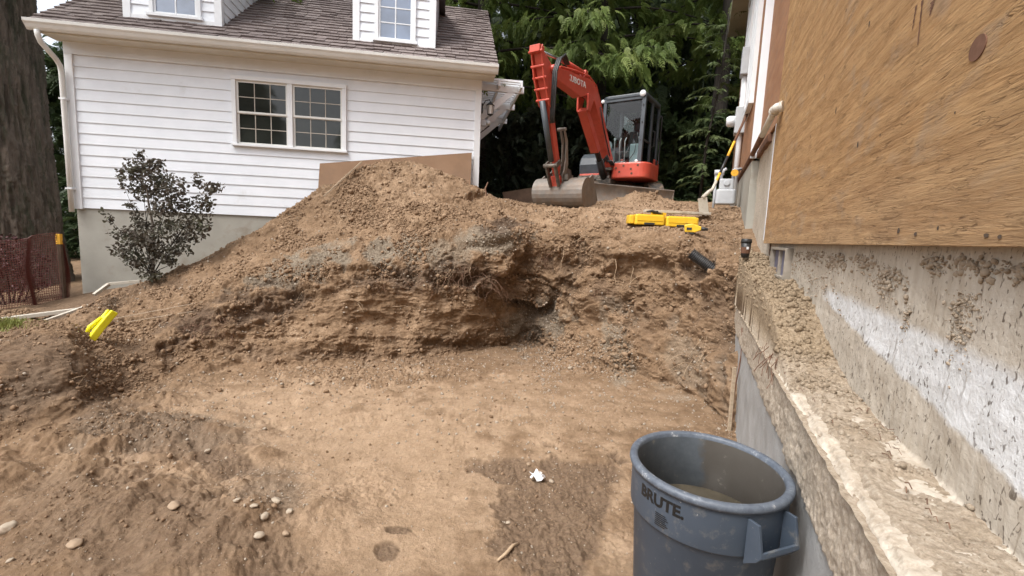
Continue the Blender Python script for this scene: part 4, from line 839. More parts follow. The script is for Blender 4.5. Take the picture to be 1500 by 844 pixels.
m = MB(); m.box(.30, .60, -.66, -.20, .56, .70); m.build('side_panel', 'red_paint', ex, .02)
# cab
cx0, cx1, cy0, cy1, cz0, cz1 = -.55, .55, -.21, .70, .84, 2.27
cab = MB(); pw = .07
def post(a, b, w=pw, h=None): cab.bar(a, b, w, h or w)
post((cx1, cy0+.035, cz0), (cx1-.05, cy0+.035, cz1-.03)); post((cx1, cy1-.035, cz0), (cx1-.05, cy1-.035, cz1-.03), .085)
post((cx0, cy0+.035, cz0), (cx0+.04, cy0+.035, cz1-.03)); post((cx0, cy1-.035, cz0), (cx0+.04, cy1-.035, cz1-.03))
post((-.02, cy1-.03, cz0), (-.02, cy1-.03, cz1-.03), .055); post((-.10, cy1-.03, cz0), (-.10, cy1-.03, cz1-.03), .03)
cab.box(cx0, cx1, cy0, cy1, cz0-.02, cz0+.05); cab.box(cx1-.09, cx1-.005, cy0+.03, cy1-.03, cz1-.10, cz1-.03)
cab.box(cx0, cx0+.06, cy0, cy1, cz0, 1.35); post((cx1-.03, cy1-.03, 1.38), (-.02, cy1-.03, 1.38), .035)
cf = cab.build('cab', 'cab_paint', ex, .008)
m = MB(); m.prism([(p[0], p[1]) for p in rounded(cx0-.02, cx1+.01, cy0-.02, cy1+.02, .12)], cz1-.05, cz1+.03, ax='z'); m.build('cab_roof', 'cab_paint', cf, .02)
m = MB(); m.add([(cx1-.004, cy0+.07, cz0+.05), (cx1-.004, cy1-.08, cz0+.05), (cx1-.052, cy1-.08, cz1-.09), (cx1-.052, cy0+.07, cz1-.09)], [(0, 1, 2, 3)])
m.build('windscreen', 'cab_glass', cf)
m = MB(); m.box(-.62+.08, -.13, cy1-.035, cy1-.031, cz0+.07, cz1-.08); m.box(.01, cx1-.06, cy1-.035, cy1-.031, cz0+.07, cz1-.08); m.box(cx0+.02, cx0+.024, cy0+.08, cy1-.08, 1.36, cz1-.08); m.build('side_window', 'cab_glass', cf)
m = MB(); pts = [(.60, .10, .93), (.60, .30, .90), (.60, .46, .95), (.59, .56, 1.10), (.575, .59, 1.42), (.57, .59, 1.5)]; m.tube(pts, .007, 6); m.build('wiper', 'black_metal', cf)
m = MB(); m.prism(rounded(-.42, .02, .04, .50, .08), 1.10, 1.24, ax='z'); m.T = Matrix.Translation((-.40, 0, 1.2))@Matrix.Rotation(-.15, 4, 'Y'); m.prism(rounded(-.05, .08, .06, .48, .05), 0, .55, ax='z'); m.prism(rounded(-.05, .06, .15, .40, .04), .57, .74, ax='z'); m.build('seat', 'black_plastic', cf, .02)
m = MB(); m.box(.0, .28, .34, .64, .89, 1.34); m.build('console', 'blue_grey_plastic', cf, .02)
m = MB(); m.box(-.1, .30, -.14, .02, .89, 1.20); m.build('console', 'blue_grey_plastic', cf, .02)
m = MB()
for y in (-.05, .50): m.tube([(.15, y, 1.18), (.17, y, 1.45), (.15, y, 1.5)], [.014, .012, .03], 8)
for y in (.16, .27): m.tube([(.36, y, .90), (.40, y, 1.38), (.40, y+.03, 1.45)], .012, 6); m.box(.34, .46, y-.05, y+.04, .92, .95)
m.build('control_lever', 'grey_metal', cf)
m = MB(); m.tube([(.45, -.10, 1.30), (.47, -.09, 1.30)], .10, 18); m.box(.40, .46, -.14, -.04, 1.05, 1.25); m.build('mirror', 'blue_grey_plastic', cf)
for (x, y, z, r) in ((.55, cy1-.06, cz1+.0, .065), (.52, cy0-.02, cz1-.06, .04), (.72, .66, .89, .036)):
    m = MB(); m.tube([(x-.03, y, z), (x+.03, y, z)], [r*.8, r], 14); h_ = m.build('work_light', 'grey_metal', cf); m = MB(); m.ball((x+.03, y, z), r*.85, sc=(.35, 1, 1)); m.build('lens', 'lamp_glass', h_)
m = MB(); m.tube([(-.02, cy1+.02, 1.30), (-.05, cy1+.06, 1.32), (-.05, cy1+.06, 1.62), (-.02, cy1+.02, 1.64)], .012, 6); m.tube([(cx0+.05, cy1+.01, 1.0), (cx0+.02, cy1+.05, 1.02), (cx0+.02, cy1+.05, 2.05), (cx0+.05, cy1+.01, 2.07)], .014, 6)
for z in (1.0, 1.5, 2.0): m.box(-.52, -.46, cy1, cy1+.03, z, z+.07)
for z in (1.02, 1.34, 1.7, 2.05): m.tube([(cx1-.01, cy1-.035, z), (cx1+.025, cy1-.035, z)], .014, 8)
m.build('hand_rail', 'black_metal', cf)
# boom (in the vertical plane y = .02)
by = .02
upp = [(.56, .93), (.80, 1.22), (1.25, 1.73), (1.52, 2.02), (1.68, 2.13), (1.86, 2.19), (2.06, 2.18), (2.6, 2.10), (3.38, 1.99)]
low = [(3.44, 1.90), (3.36, 1.82), (2.65, 1.80), (2.35, 1.78), (2.14, 1.86), (1.95, 1.92), (1.78, 1.90), (1.40, 1.58), (.95, 1.07), (.78, .78), (.66, .74)]
m = MB(); m.prism(upp+low, by-.085, by+.085)
m.tube([(.72, by-.14, .84), (.72, by+.14, .84)], .07, 14); m.tube([(3.40, by-.12, 1.93), (3.40, by+.12, 1.93)], .065, 14)
m.prism([(1.82, 1.90), (2.10, 1.92), (2.08, 1.62), (1.98, 1.60)], by-.12, by-.08); m.prism([(1.82, 1.90), (2.10, 1.92), (2.08, 1.62), (1.98, 1.60)], by+.08, by+.12); m.prism([(1.95, 2.15), (2.03, 2.33), (2.12, 2.33), (2.2, 2.15)], by-.05, by+.05)
boom = m.build('boom', 'red_paint', ex, .012)
# arm cylinder along the top of the boom
m = MB(); m.tube([(2.05, by, 2.28), (2.95, by, 2.22)], .042, 14); m.build('arm_cylinder', 'red_paint', ex)
m = MB(); m.tube([(2.9, by, 2.22), (3.76, by, 2.10)], .025, 10); m.build('cylinder_rod', 'chrome', ex)
m = MB()
for y in (by+.03, by+.07, by-.04, by-.08): m.tube([(1.3, y, 1.82), (1.66, y, 2.17), (2.0, y, 2.24), (2.6, y, 2.16), (3.15, y, 2.05)], .013, 6)
m.build('hydraulic_pipe', 'red_paint', boom)
m = MB()
for k, y in enumerate((by+.09, by+.12, by+.15)): m.tube([(3.0, y, 2.12), (3.2, y+.03, 2.16+.02*k), (3.38, y+.05, 2.08), (3.50, y+.05, 1.85), (3.47, y+.03, 1.5), (3.42, y, 1.28), (3.38, y-.02, 1.1)], .017, 8)
for k in range(3): m.tube([(.9, by+.10+.03*k, .9), (.72, by+.13+.03*k, .82), (.62, by+.1+.03*k, .7), (.5, by+.05, .66)], .018, 6)
for k in range(4): m.tube([(.50, -.1+.08*k, .60), (.72, -.12+.09*k, .70+.02*k), (.80, -.1+.08*k, .85), (.95, by+.09, 1.0)], .016, 6)
m.tube([(.85, by+.11, 1.0), (1.3, by+.11, 1.5), (1.5, by+.11, 1.82)], .013, 6)
m.build('hydraulic_hose', 'black_plastic', ex)
tm = text_mesh('KUBOTA', .135, .001, .004, spacing=1.05)
tm.materials.append(MATS['text_pale']); to = bpy.data.objects.new('lettering', tm); COL.objects.link(to); to.parent = boom
ang = math.atan2(2.00-2.10, 3.25-2.45)
# text runs from boom tip down towards the bend, seen from the machine's left side
to.matrix_local = Matrix.Translation((2.56, by+.10, 1.985))@Matrix(((-math.cos(ang), 0, 0, 0), (0, 0, 1, 0), (-math.sin(ang), 1, 0, 0), (0, 0, 0, 1)))@Matrix.Diagonal((1.15, 1.0, 1, 1))
# boom cylinder and guard
m = MB(); m.prism([(2.00, 1.70), (2.11, 1.61), (1.40, .97), (1.28, 1.06)], by-.085, by+.085); m.build('cylinder_guard', 'red_paint', ex, .008)
m = MB(); m.tube([(1.98, by, 1.66), (1.10, by, .86)], .055, 14); m.tube([(1.12, by, .88), (.80, by, .56)], .075, 14); m.tube([(1.35, by+.07, 1.03), (.86, by+.07, .58)], .012, 6); m.build('boom_cylinder', 'black_plastic', ex)
m = MB(); m.box(.50, .86, -.14, .18, .44, .54); m.box(.55, .80, -.12, .16, .72, .78); m.tube([(.66, by, .42), (.66, by, .80)], .07, 14); m.tube([(.80, -.1, .56), (.80, .14, .56)], .05, 12); m.build('swing_post', 'greasy_steel', ex, .01)
# arm
E_ = (2.95, .30)
arm = [(3.86, 2.18), (3.93, 2.10), (3.86, 1.62), (3.56, 1.05), (3.06, .26), (2.98, .22), (2.90, .28), (2.92, .42), (3.22, 1.15), (3.30, 1.70), (3.40, 1.95), (3.52, 2.02), (3.74, 2.2)]
def xz(px, py, yl):
    v = ray(px, py); l2 = np.array([.839, -.545, 0]); f2 = np.array([-.545, -.839, 0]); t = ((EO@l2)+yl)/(v@l2); q = v*t-EO; return (float(q@f2), float(q[2]))
A_top = xz(789, 70, by); A_bot = xz(817, 263, by)
def lerp(p, q, t): return (p[0]+(q[0]-p[0])*t, p[1]+(q[1]-p[1])*t)
ax_ = np.array(A_bot)-np.array(A_top); al = np.linalg.norm(ax_); au = ax_/al; an = np.array([-au[1], au[0]])
if an[0] < 0: an = -an     # towards the front of the arm
def ap(t, o): p = np.array(A_top)+au*al*t+an*o; return (float(p[0]), float(p[1]))
m = MB()
outl = [ap(-.01, .06), ap(.03, .07), ap(.20, .075), ap(.36, .06), ap(.95, .045), ap(1.02, .0), ap(.99, -.05), ap(.55, -.08), ap(.33, -.12), ap(.20, -.24), ap(.14, -.25), ap(.03, -.05), ap(-.01, -.01)]
m.prism(outl, by-.062, by+.062)
for yy in (by-.10, by+.075): m.prism([ap(-.02, .03), ap(.01, .10), ap(.20, .14), ap(.40, .11), ap(.42, .06), ap(.16, .02)], yy, yy+.025)
for t_ in (.02, .12, .2, .28, .36): p = ap(t_, .11); m.tube([(p[0], by-.12, p[1]), (p[0], by+.12, p[1])], .022, 8)
m.box(ap(0, .0)[0]-.03, ap(0, .1)[0]+.03, by-.09, by+.09, ap(.02, .1)[1]-.02, ap(-.01, .1)[1]+.03)
armo = m.build('arm', 'red_paint', ex, .008)
m = MB(); p0, p1, p2 = ap(.36, .13), ap(.83, .13), ap(.97, .10); m.tube([(p0[0], by, p0[1]), (p1[0], by, p1[1])], .048, 14); m.build('bucket_cylinder', 'cab_paint', ex)
pr_, pk = ap(.82, .13), ap(.87, .16); m = MB(); m.tube([(ap(.80, .13)[0], by, ap(.80, .13)[1]), (pk[0], by, pk[1])], .024, 10); m.build('cylinder_rod', 'chrome', ex)
m = MB(); pa, pb, pc = ap(.86, .17), ap(.85, -.01), ap(1.04, .14)
m.tube([(pa[0], by-.13, pa[1]), (pa[0], by+.13, pa[1])], .035, 10)
for yy in (-.10, .10): m.bar((pa[0], by+yy, pa[1]), (pb[0], by+yy, pb[1]), .03, .07); m.bar((pa[0], by+yy*.8, pa[1]), (pc[0], by+yy*.8, pc[1]), .03, .08)
m.build('bucket_link', 'greasy_steel', ex)
m = MB(); t0_, t1_, t2_ = ap(.70, -.12), ap(.90, -.20), ap(.76, -.27)
for yy in (.05, .12):
    m.prism([ap(.98, -.05), ap(.90, -.20), ap(.72, -.30), ap(.62, -.27), ap(.63, -.22), ap(.74, -.22), ap(.86, -.12), ap(.95, .02)], by+yy, by+yy+.02)
m.tube([(ap(.62, -.25)[0], by, ap(.62, -.25)[1]), (ap(.62, -.25)[0], by+.16, ap(.62, -.25)[1])], .03, 8); m.build('thumb', 'bucket_steel', ex, .004)
# bucket: wide ditching bucket
bx, bz = 2.72, .06
prof_ = []
for i in range(15): a = math.radians(100-i*15.5); prof_.append((bx+.26*math.cos(a), bz+.26*math.sin(a)))
prof_ += [(bx-.30, bz-.20), (bx-.42, bz-.10)]
m = MB(); inn = [((x-bx)*.94+bx, (z-bz)*.94+bz) for x, z in prof_]
m.prism(prof_+inn[::-1], by-.44, by+.48)
sp_ = [(bx+.26*math.cos(math.radians(100-i*15.5)), bz+.26*math.sin(math.radians(100-i*15.5))) for i in range(15)]+[(bx-.30, bz-.20), (bx-.44, bz-.09), (bx-.16, bz+.33)]
for y in (by-.465, by+.48): m.prism(sp_, y, y+.025)
bk_ = m.build('bucket', 'bucket_steel', ex)
m = MB(); m.box(bx-.02, bx+.20, by-.20, by+.20, bz+.20, bz+.30)
for yy in (-.13, .11): m.prism([(bx-.10, bz+.22), (bx+.24, bz+.16), (bx+.26, bz+.30), (bx+.12, bz+.42), (bx-.06, bz+.40)], by+yy, by+yy+.025)
m.build('hanger_bracket', 'greasy_steel', bk_, .004)
m = MB(); p = ap(1.0, .0); m.tube([(p[0], by-.13, p[1]), (p[0], by+.13, p[1])], .045, 12); m.prism([ap(.96, .06), ap(1.05, .12), ap(1.10, .02), ap(1.0, -.08)], by-.09, by+.09); m.build('arm_end', 'red_paint', ex, .004)

# ================================================================== GREY CAN
CC = (.835, 1.745); cb = FLOOR+.0
can = empty('waste_bin', (CC[0], CC[1], cb), 0, 'large round grey plastic waste bin with dirty rim standing against the concrete ledge', 'bin')
H_ = -.895-cb; rt = .295
m = MB(); m.lathe([(0, 0), (.235, 0), (.245, .02), (.278, H_-.215), (.284, H_-.205), (.284, H_-.045), (.286, H_-.03)], 72); m.build('bin_wall', 'can_grey', can)
m = MB(); m.lathe([(.281, H_-.202), (.292, H_-.197), (.294, H_-.19), (.297, H_-.03)], 72); band = m.build('upper_band', 'can_grey', can)
m = MB(); m.lathe([(0, .02), (.235, .02), (.262, H_-.30), (.268, H_-.28), (.262, H_-.275), (.276, H_-.02)], 72); m.build('inner_wall', 'can_inside', can)
m = MB(); m.lathe([(0, H_-.25), (.266, H_-.25)], 48, sm=False); m.build('murky_water', 'murky_water', can)
m = MB(); pr2 = [(.276, H_-.03), (.277, H_-.006), (.284, H_), (.300, H_), (.308, H_-.006), (.310, H_-.018), (.306, H_-.028), (.296, H_-.030)]; m.lathe(pr2, 96); rim = m.build('rim', 'can_rim', can)
# handles
def handle(ang):
    hd = MB(); R0 = Matrix.Rotation(ang, 4, 'Z'); hd.T = R0
    for s in (-1, 1):
        # side webs flare from the band to the grip
        hd.prism([(.285, H_-.045), (.330, H_-.045), (.352, H_-.150), (.335, H_-.175), (.285, H_-.215)], s*.085-.006, s*.085+.006)
    hd.add([(.280, -.085, H_-.215), (.280, .085, H_-.215), (.335, -.085, H_-.177), (.335, .085, H_-.177), (.280, -.085, H_-.205), (.280, .085, H_-.205), (.335, -.085, H_-.165), (.335, .085, H_-.165)], [(0, 1, 3, 2), (4, 6, 7, 5), (0, 2, 6, 4), (1, 5, 7, 3), (2, 3, 7, 6)])
    hd.prism([(.332, H_-.176), (.353, H_-.152), (.350, H_-.135), (.341, H_-.135), (.340, H_-.150), (.328, H_-.165)], -.085, .085)
    hd.build('handle', 'can_grey', can, .002)
ha = math.atan2(1.46-1.745, 1.02-.835)
handle(ha-.22); handle(ha+PI-.22)
def wrap(me, a0, zc, r0, slope=0):
    for v in me.vertices:
        a = a0+v.co.x/r0; rr = r0+v.co.z; v.co = (rr*math.cos(a), rr*math.sin(a), zc+v.co.y)
def lettering(body, size, a0, zc, r0, off=.0, sp=1.0):
    import bmesh
    me = text_mesh(body, size, .0006, off, spacing=sp); bm = bmesh.new(); bm.from_mesh(me)
    bmesh.ops.triangulate(bm, faces=bm.faces); bmesh.ops.subdivide_edges(bm, edges=[e for e in bm.edges if e.calc_length() > .02], cuts=2); bm.to_mesh(me); bm.free()
    wrap(me, a0, zc, r0); me.materials.clear(); me.materials.append(MATS['text_black']); o = bpy.data.objects.new('lettering', me); COL.objects.link(o); o.parent = band; return o
# viewing side, left part of the front
pL = onz(926, 700, -.95); pR = onz(990, 742, -.97)
aL = math.atan2(pL[1]-CC[1], pL[0]-CC[0]); aR = math.atan2(pR[1]-CC[1], pR[0]-CC[0]); aM = math.atan2(math.sin(aL)+math.sin(aR), math.cos(aL)+math.cos(aR))
am_ = aM+.12
lettering('BRUTE.', .062, am_, H_-.082, .2968, .0022, 1.0)
m = MB()
for i in range(7):
    z = H_-.125-i*.0075; a0 = am_-.04; a1_ = a0+.15+.02*((i*7) % 3)
    m.add([(.2985*math.cos(a0+(a1_-a0)*k/6), .2985*math.sin(a0+(a1_-a0)*k/6), z+dz) for dz in (-.0016, .0016) for k in range(7)], [(k, k+1, k+8, k+7) for k in range(6)])
m.build('small_print', 'text_black', band)

# ================================================================== SMALL THINGS
def rootat(name, px, py, label, cat, rz=0, up_=0., r=4, group=None):
    p, n = place(px, py, r); return empty(name, (p.x, p.y, p.z+up_), rz, label, cat, group), p, n
# yellow level case (open, two halves), its strap on top
cp, cn = place(975, 332, 5)
cse = empty('tool_case', (cp.x, cp.y, cp.z+.03), math.radians(-2), 'open yellow plastic tool case lying in two halves on top of the bank', 'tool case')
k_ = cp.y/656*1.0
for (a0_, a1_, zz) in ((-.43, -.02, 0), (-.005, .44, -.012)):
    m = MB(); m.T = Matrix.Translation((0, 0, zz)); m.prism(rounded(a0_, a1_, -.02, .30, .035, 4), 0, .135, ax='z'); hs_ = m.build('case_half', 'yellow_case', cse, .012)
    m = MB(); m.T = Matrix.Translation((0, 0, zz)); c_ = (a0_+a1_)/2; m.box(c_-.08, c_+.06, -.032, -.018, .0, .03); m.build('latch', 'black_plastic', hs_, .003)
    m = MB(); m.T = Matrix.Translation((0, 0, zz)); m.box(a0_+.03, a1_-.03, -.026, -.019, .055, .06); m.box(a0_+.04, a1_-.04, .02, .26, .135, .145); m.build('ridge', 'yellow_case', hs_, .002)
m = MB(); m.box(-.50, -.435, .02, .24, .01, .13); m.build('case_end', 'yellow_case', cse, .012)
q_ = empty('clamp', (cp.x-.15, cp.y+.05, cp.z+.19), .3, 'black and yellow hand clamp lying on top of the left half of the yellow case', 'clamp')
m = MB(); m.tube([(-.13, 0, .02), (-.04, .01, .03), (.05, -.01, .005), (.12, 0, .0)], [.012, .02, .018, .012], 8); m.tube([(-.05, .05, .02), (.03, -.03, .03)], .012, 6); m.build('grip', 'black_plastic', q_)
m = MB(); m.box(-.02, .2, .02, .07, -.02, .02); m.build('body', 'yellow_case', q_, .005)
pl_ = empty('timber_offcut', (cp.x+.35, cp.y+.42, gz(cp.x+.35, cp.y+.42)+.10), math.radians(2), 'pale weathered timber plank lying behind the yellow tool case', 'plank')
m = MB(); m.box(-.55, .42, -.05, .05, 0, .035); m.build('plank', 'grey_wood', pl_, .004)
tp, _ = place(1015, 343, 4)
tl = empty('nail_gun', (tp.x, tp.y, tp.z+.02), -.35, 'small yellow power tool with black nozzle dropped in front of the yellow case', 'power tool')
m = MB(); m.prism([(-.10, 0), (.02, 0), (.09, .03), (.09, .075), (-.02, .11), (-.11, .09)], -.035, .035); m.build('body', 'yellow_case', tl, .01)
m = MB(); m.tube([(.08, 0, .05), (.17, 0, .045)], [.028, .018], 10); m.box(-.08, -.02, -.042, .042, .03, .06); m.box(-.09, .01, -.03, .03, -.02, .0); m.build('nozzle', 'black_plastic', tl)
# shovel stuck in the dirt, striped handle leaning on the wall
sp0, _ = place(1033, 318, 5)
st_ = empty('shovel', sp0, 0, 'grey shovel with orange and black taped shaft leaning by the gas meter', 'shovel')
b0 = Vector((0, 0, -.03)); b1 = Vector(ond(1029, 290, sp0.y-.02))-sp0; s0_ = Vector(ond(1044, 277, sp0.y+.05))-sp0; s1_ = Vector(ond(1094, 168, sp0.y+.7))-sp0
m = MB(); m.bar(b0, b1, .14, .015, (0, 1, 0)); m.build('blade', 'grey_wood', st_, .005)
m = MB(); m.tube([b1, b1.lerp(s0_, .6)+Vector((0, 0, .01)), s0_, s0_.lerp(s1_, .1)], [.03, .028, .024, .022], 8); m.build('socket', 'grey_wood', st_)
for i, (a, c, mt) in enumerate(((.08, .2, 'orange_tape'), (.2, .42, 'black_metal'), (.42, .62, 'orange_tape'), (.62, 1., 'rust_wood'))):
    m = MB(); m.tube([s0_.lerp(s1_, a), s0_.lerp(s1_, c)], .02, 8); m.build('shaft' if i == 3 else 'taped_grip', mt, st_)
# tumbler standing on the ledge soil
cu_ = W3(5.05, .50, 0); zt = -.612
mm = np.argmin((VL[:, 0]-cu_[0])**2+(VL[:, 1]-cu_[1])**2); cz_ = VL[mm, 2]
pcu = ond(1091, 377, cu_[1])
tb = empty('travel_cup', (pcu[0], pcu[1], pcu[2]-.005), 0, 'black travel cup with a brown sleeve standing on the soil by the wall', 'cup')
m = MB(); m.lathe([(0, 0), (.035, 0), (.043, .075), (.046, .15), (.0, .15)], 24); m.build('cup', 'black_plastic', tb)
m = MB(); m.lathe([(.0, .15), (.050, .15), (.051, .16), (.047, .185), (.044, .188), (0, .185)], 24); m.build('lid', 'black_metal', tb)
m = MB(); m.lathe([(.0405, .045), (.046, .105)], 24); sl_ = m.build('sleeve', 'rust_wood', tb); m = MB(); m.add([(.0475*math.cos(a), .0475*math.sin(a), z) for z in (.085, .11) for a in (-1.9, -1.75, -1.6, -1.45)], [(0, 1, 5, 4), (1, 2, 6, 5), (2, 3, 7, 6)]); m.build('label', 'paper_white', sl_)
# corrugated drain pipe poking out of the bank
dp, dn = place(1012, 376, 4); dq, _ = place(1048, 402, 4)
dp = Vector(ond(1012, 371, 5.35)); dq = Vector(ond(1046, 396, 5.25))
m = MB(); nn_ = 60; m.tube([dp.lerp(dq, i/nn_)-dp for i in range(nn_+1)], [.062+.007*math.sin(i*1.6) for i in range(nn_+1)], 16, cap=False); m.tube([dp.lerp(dq, i/nn_)-dp for i in range(nn_+1)], [.052]*(nn_+1), 14, cap=False)
tag(m.build('drain_pipe_stub', 'black_plastic', loc=dp), 'broken black corrugated drain pipe sticking out of the bank', 'pipe')
# yellow object on the left slope
yp, _ = place(151, 500, 5)
yo = empty('tool_holster', (yp.x, yp.y, yp.z+.12), math.radians(60), 'bright yellow plastic tool with forked end lying on the left slope', 'tool')
T0 = Matrix.Rotation(math.radians(-52), 4, 'Y'); m = MB(); m.T = T0
m.prism([(-.17, -.05), (-.12, -.075), (.0, -.06), (.10, -.055), (.20, -.06), (.20, -.025), (.13, -.02), (.13, .02), (.20, .03), (.19, .06), (.08, .06), (-.05, .05), (-.13, .07), (-.17, .03)], 0, .07, ax='z'); m.build('body', 'bright_yellow', yo, .012)
m = MB(); m.T = T0; m.tube([(-.12, .0, .075), (-.02, .01, .095), (.1, .0, .078)], [.015, .022, .014], 8); m.tube([(-.16, -.04, .04), (-.19, -.02, .03), (-.18, .03, .03)], .012, 6); m.build('ridge', 'bright_yellow', yo)
m = MB(); m.tube([(-.15, .05, .0), (-.22, .09, -.03), (-.24, .11, -.05)], .007, 5); m.build('cord', 'rope', yo)
# white scrap on the pit floor
sp_p, _ = place(787, 700, 4)
me_v = []; 
m = MB(); 
gs = 9
pts_ = [((i/gs-.5)*.085*(1+.3*math.sin(j*1.3)), (j/gs-.5)*.10*(1+.25*math.cos(i*1.7)), .022+.012*math.sin(i*.9+j*.5)+.009*math.cos(j*1.1-i*.6)) for i in range(gs+1) for j in range(gs+1)]
m.add(pts_, [(i*(gs+1)+j, (i+1)*(gs+1)+j, (i+1)*(gs+1)+j+1, i*(gs+1)+j+1) for i in range(gs) for j in range(gs)], 0)
o = m.build('plastic_scrap', 'paper_white', loc=sp_p); tag(o, 'crumpled white plastic scrap lying on the damp patch of the pit floor', 'litter')
o.modifiers.new('s', 'SOLIDIFY').thickness = .002
# driven stakes by the wall face
for (px, py, py0, lab, mt, w) in ((1068, 632, 538, 'tall pale wooden stake driven in the pit corner by the wall', 'bare_wood', .028), (1083, 640, 590, 'short dark steel stake driven at the foot of the wall', 'rust_wood', .02)):
    p = onz(px, py, FLOOR); q2 = ond(px+8, py0, p[1]+.02)
    m = MB(); m.bar(Vector((0, 0, -.05)), Vector(q2)-Vector(p), w, w*.8); tag(m.build('stake', mt, loc=p), lab, 'stake')
m = MB(); pts = []
for i in range(9): v = ond(1075+1.2*i-4*math.sin(i*.7), 640-i*20, 3.95); pts.append(Vector(v)-Vector(onz(1075, 640, FLOOR)))
tag(m.tube(pts, .006, 5).build('wire', 'rust_wood', loc=onz(1075, 640, FLOOR)), 'rusty bent wire hanging in the pit corner beside the stakes', 'wire')
# gas meter
gm = empty('gas_meter', W3(8.3, .33, .52), WROT, 'grey gas meter with regulator and pipes at the far corner of the plywood wall', 'gas meter')
m = MB(); m.T = Matrix.Translation((0, 0, .12)); m.prism(rounded(-.15, .15, -.10, .10, .05), 0, .24, ax='z'); m.build('meter_body', 'grey_metal', gm, .02)
m = MB(); m.T = Matrix.Translation((0, 0, .36)); m.prism(rounded(-.11, .11, -.08, .08, .03), 0, .17, ax='z'); m.tube([(0, -.08, .1), (0, -.1, .1)], .05, 14); m.build('meter_head', 'grey_metal', gm, .01)
m = MB(); m.tube([(-.09, 0, .53), (-.09, 0, .66), (-.02, 0, .70)], .025, 10); m.tube([(.09, 0, .53), (.09, 0, .68), (.2, .03, .70)], .025, 10); m.tube([(-.17, .0, -.1), (-.17, 0, .68)], .02, 8); m.tube([(-.2, 0, .64), (-.05, 0, .64)], .045, 12); m.build('meter_pipe', 'grey_metal', gm)
m = MB(); m.tube([(.10, -.06, .62), (.10, -.10, .62)], .055, 14); m.build('valve_tag', 'orange_tape', gm)
em = empty('electric_meter', W3(9.2, .50, 1.4), WROT, 'round glass electric meter and white conduit on the far plywood wall', 'electric meter')
m = MB(); m.tube([(0, 0, -.9), (0, 0, 2.0)], .045, 12); m.build('conduit', 'white_trim', em)
m = MB(); m.box(-.09, .06, -.13, .13, 1.55, 2.0); m.build('junction_box', 'grey_metal', em, .01)
m = MB(); m.box(-.10, .06, -.14, .14, .55, 1.0); m.build('meter_box', 'grey_metal', em, .01)
m = MB(); m.tube([(-.10, 0, .78), (-.20, 0, .78), (-.24, 0, .78)], [.095, .095, .07], 18); m.build('meter_dial', 'white_trim', em)
# ------------------------------------------------------------------ boards, poles and strings at the left
def plank(px0, py0, px1, py1, d0, d1, w, h, mt, lab, name='timber_board', cat='board'):
    a = Vector(ond(px0, py0, d0)); c = Vector(ond(px1, py1, d1)); m = MB(); m.bar(Vector((0, 0, 0)), c-a, w, h); return tag(m.build(name, mt, loc=a, bevel=.003), lab, cat)
plank(-60, 476, 176, 446, 5.25, 5.9, .09, .045, 'grey_wood', 'long pale timber board lying along the ground under the red netting')
plank(-40, 508, 130, 448, 4.75, 5.7, .05, .035, 'grey_wood', 'thin pale pole crossing under the long board at the left', 'wooden_pole', 'pole')
plank(176, 443, 340, 417, 5.9, 6.25, .06, .04, 'grey_wood', 'pale board running up to the foot of the purple shrub')
plank(272, 432, 318, 406, 6.3, 6.55, .05, .04, 'grey_wood', 'short slanting board butting against the house foundation')
plank(316, 408, 420, 400, 6.55, 6.75, .05, .04, 'grey_wood', 'level board against the house foundation behind the shrub') if False else None
o1 = plank(138, 432, 160, 416, 6.2, 6.4, .05, .04, 'grey_wood', 'short slanting board at the foot of the concrete foundation')
o2 = plank(160, 416, 206, 412, 6.4, 6.5, .05, .04, 'grey_wood', 'short level board behind the stem of the purple shrub')
for (a, mt, lab) in (((150, 470, 330, 436, 5.0, 5.45), 'rope', 'upper pale cord stretched across the slope above the yellow tool'), ((160, 476, 320, 450, 4.95, 5.35), 'rope', 'lower pale cord stretched across the slope above the yellow tool'), ((130, 464, 190, 438, 5.2, 5.7), 'root_pale', 'thin stick lying across the boards near the shrub')):
    plank(*a, .006, .006, mt, lab, 'cord' if mt == 'rope' else 'stick', 'cord' if mt == 'rope' else 'stick')
plank(738, 294, 800, 284, 9.0, 9.1, .06, .32, 'dark_wood', 'low dark timber edging behind the digger bucket', 'timber_edging', 'edging')
# stake leaning on the heap and twig on its crest
a = Vector(ond(474, 288, 7.02)); c = Vector(ond(530, 237, 7.35)); m = MB(); m.bar(Vector((0, 0, 0)), c-a, .035, .02); tag(m.build('wooden_stake', 'bare_wood', loc=a), 'thin wooden lath sticking out of the top left of the spoil heap', 'stake')
a = Vector(ond(712, 292, 7.4)); m = MB(); m.tube([(0, 0, -.1), (.0, 0, .08), (-.02, 0, .17), (.02, 0, .27)], [.016, .014, .014, .009], 6); tag(m.build('root_stub', 'root_brown', loc=a), 'short root stub standing up on the crest right of the heap', 'root')
sp1, _ = place(728, 825, 4); sp2, _ = place(760, 798, 4); m = MB(); v = sp2-sp1; m.tube([(0, 0, .012), v*.3+Vector((0.01, 0, .02)), v*.7+Vector((0, .01, .018)), v+Vector((0, 0, .012))], [.006, .010, .009, .004], 7); tag(m.build('stick', 'root_pale', loc=sp1), 'short pale stick lying on the edge of the damp patch', 'stick')
pa_, _ = place(920, 640, 5)
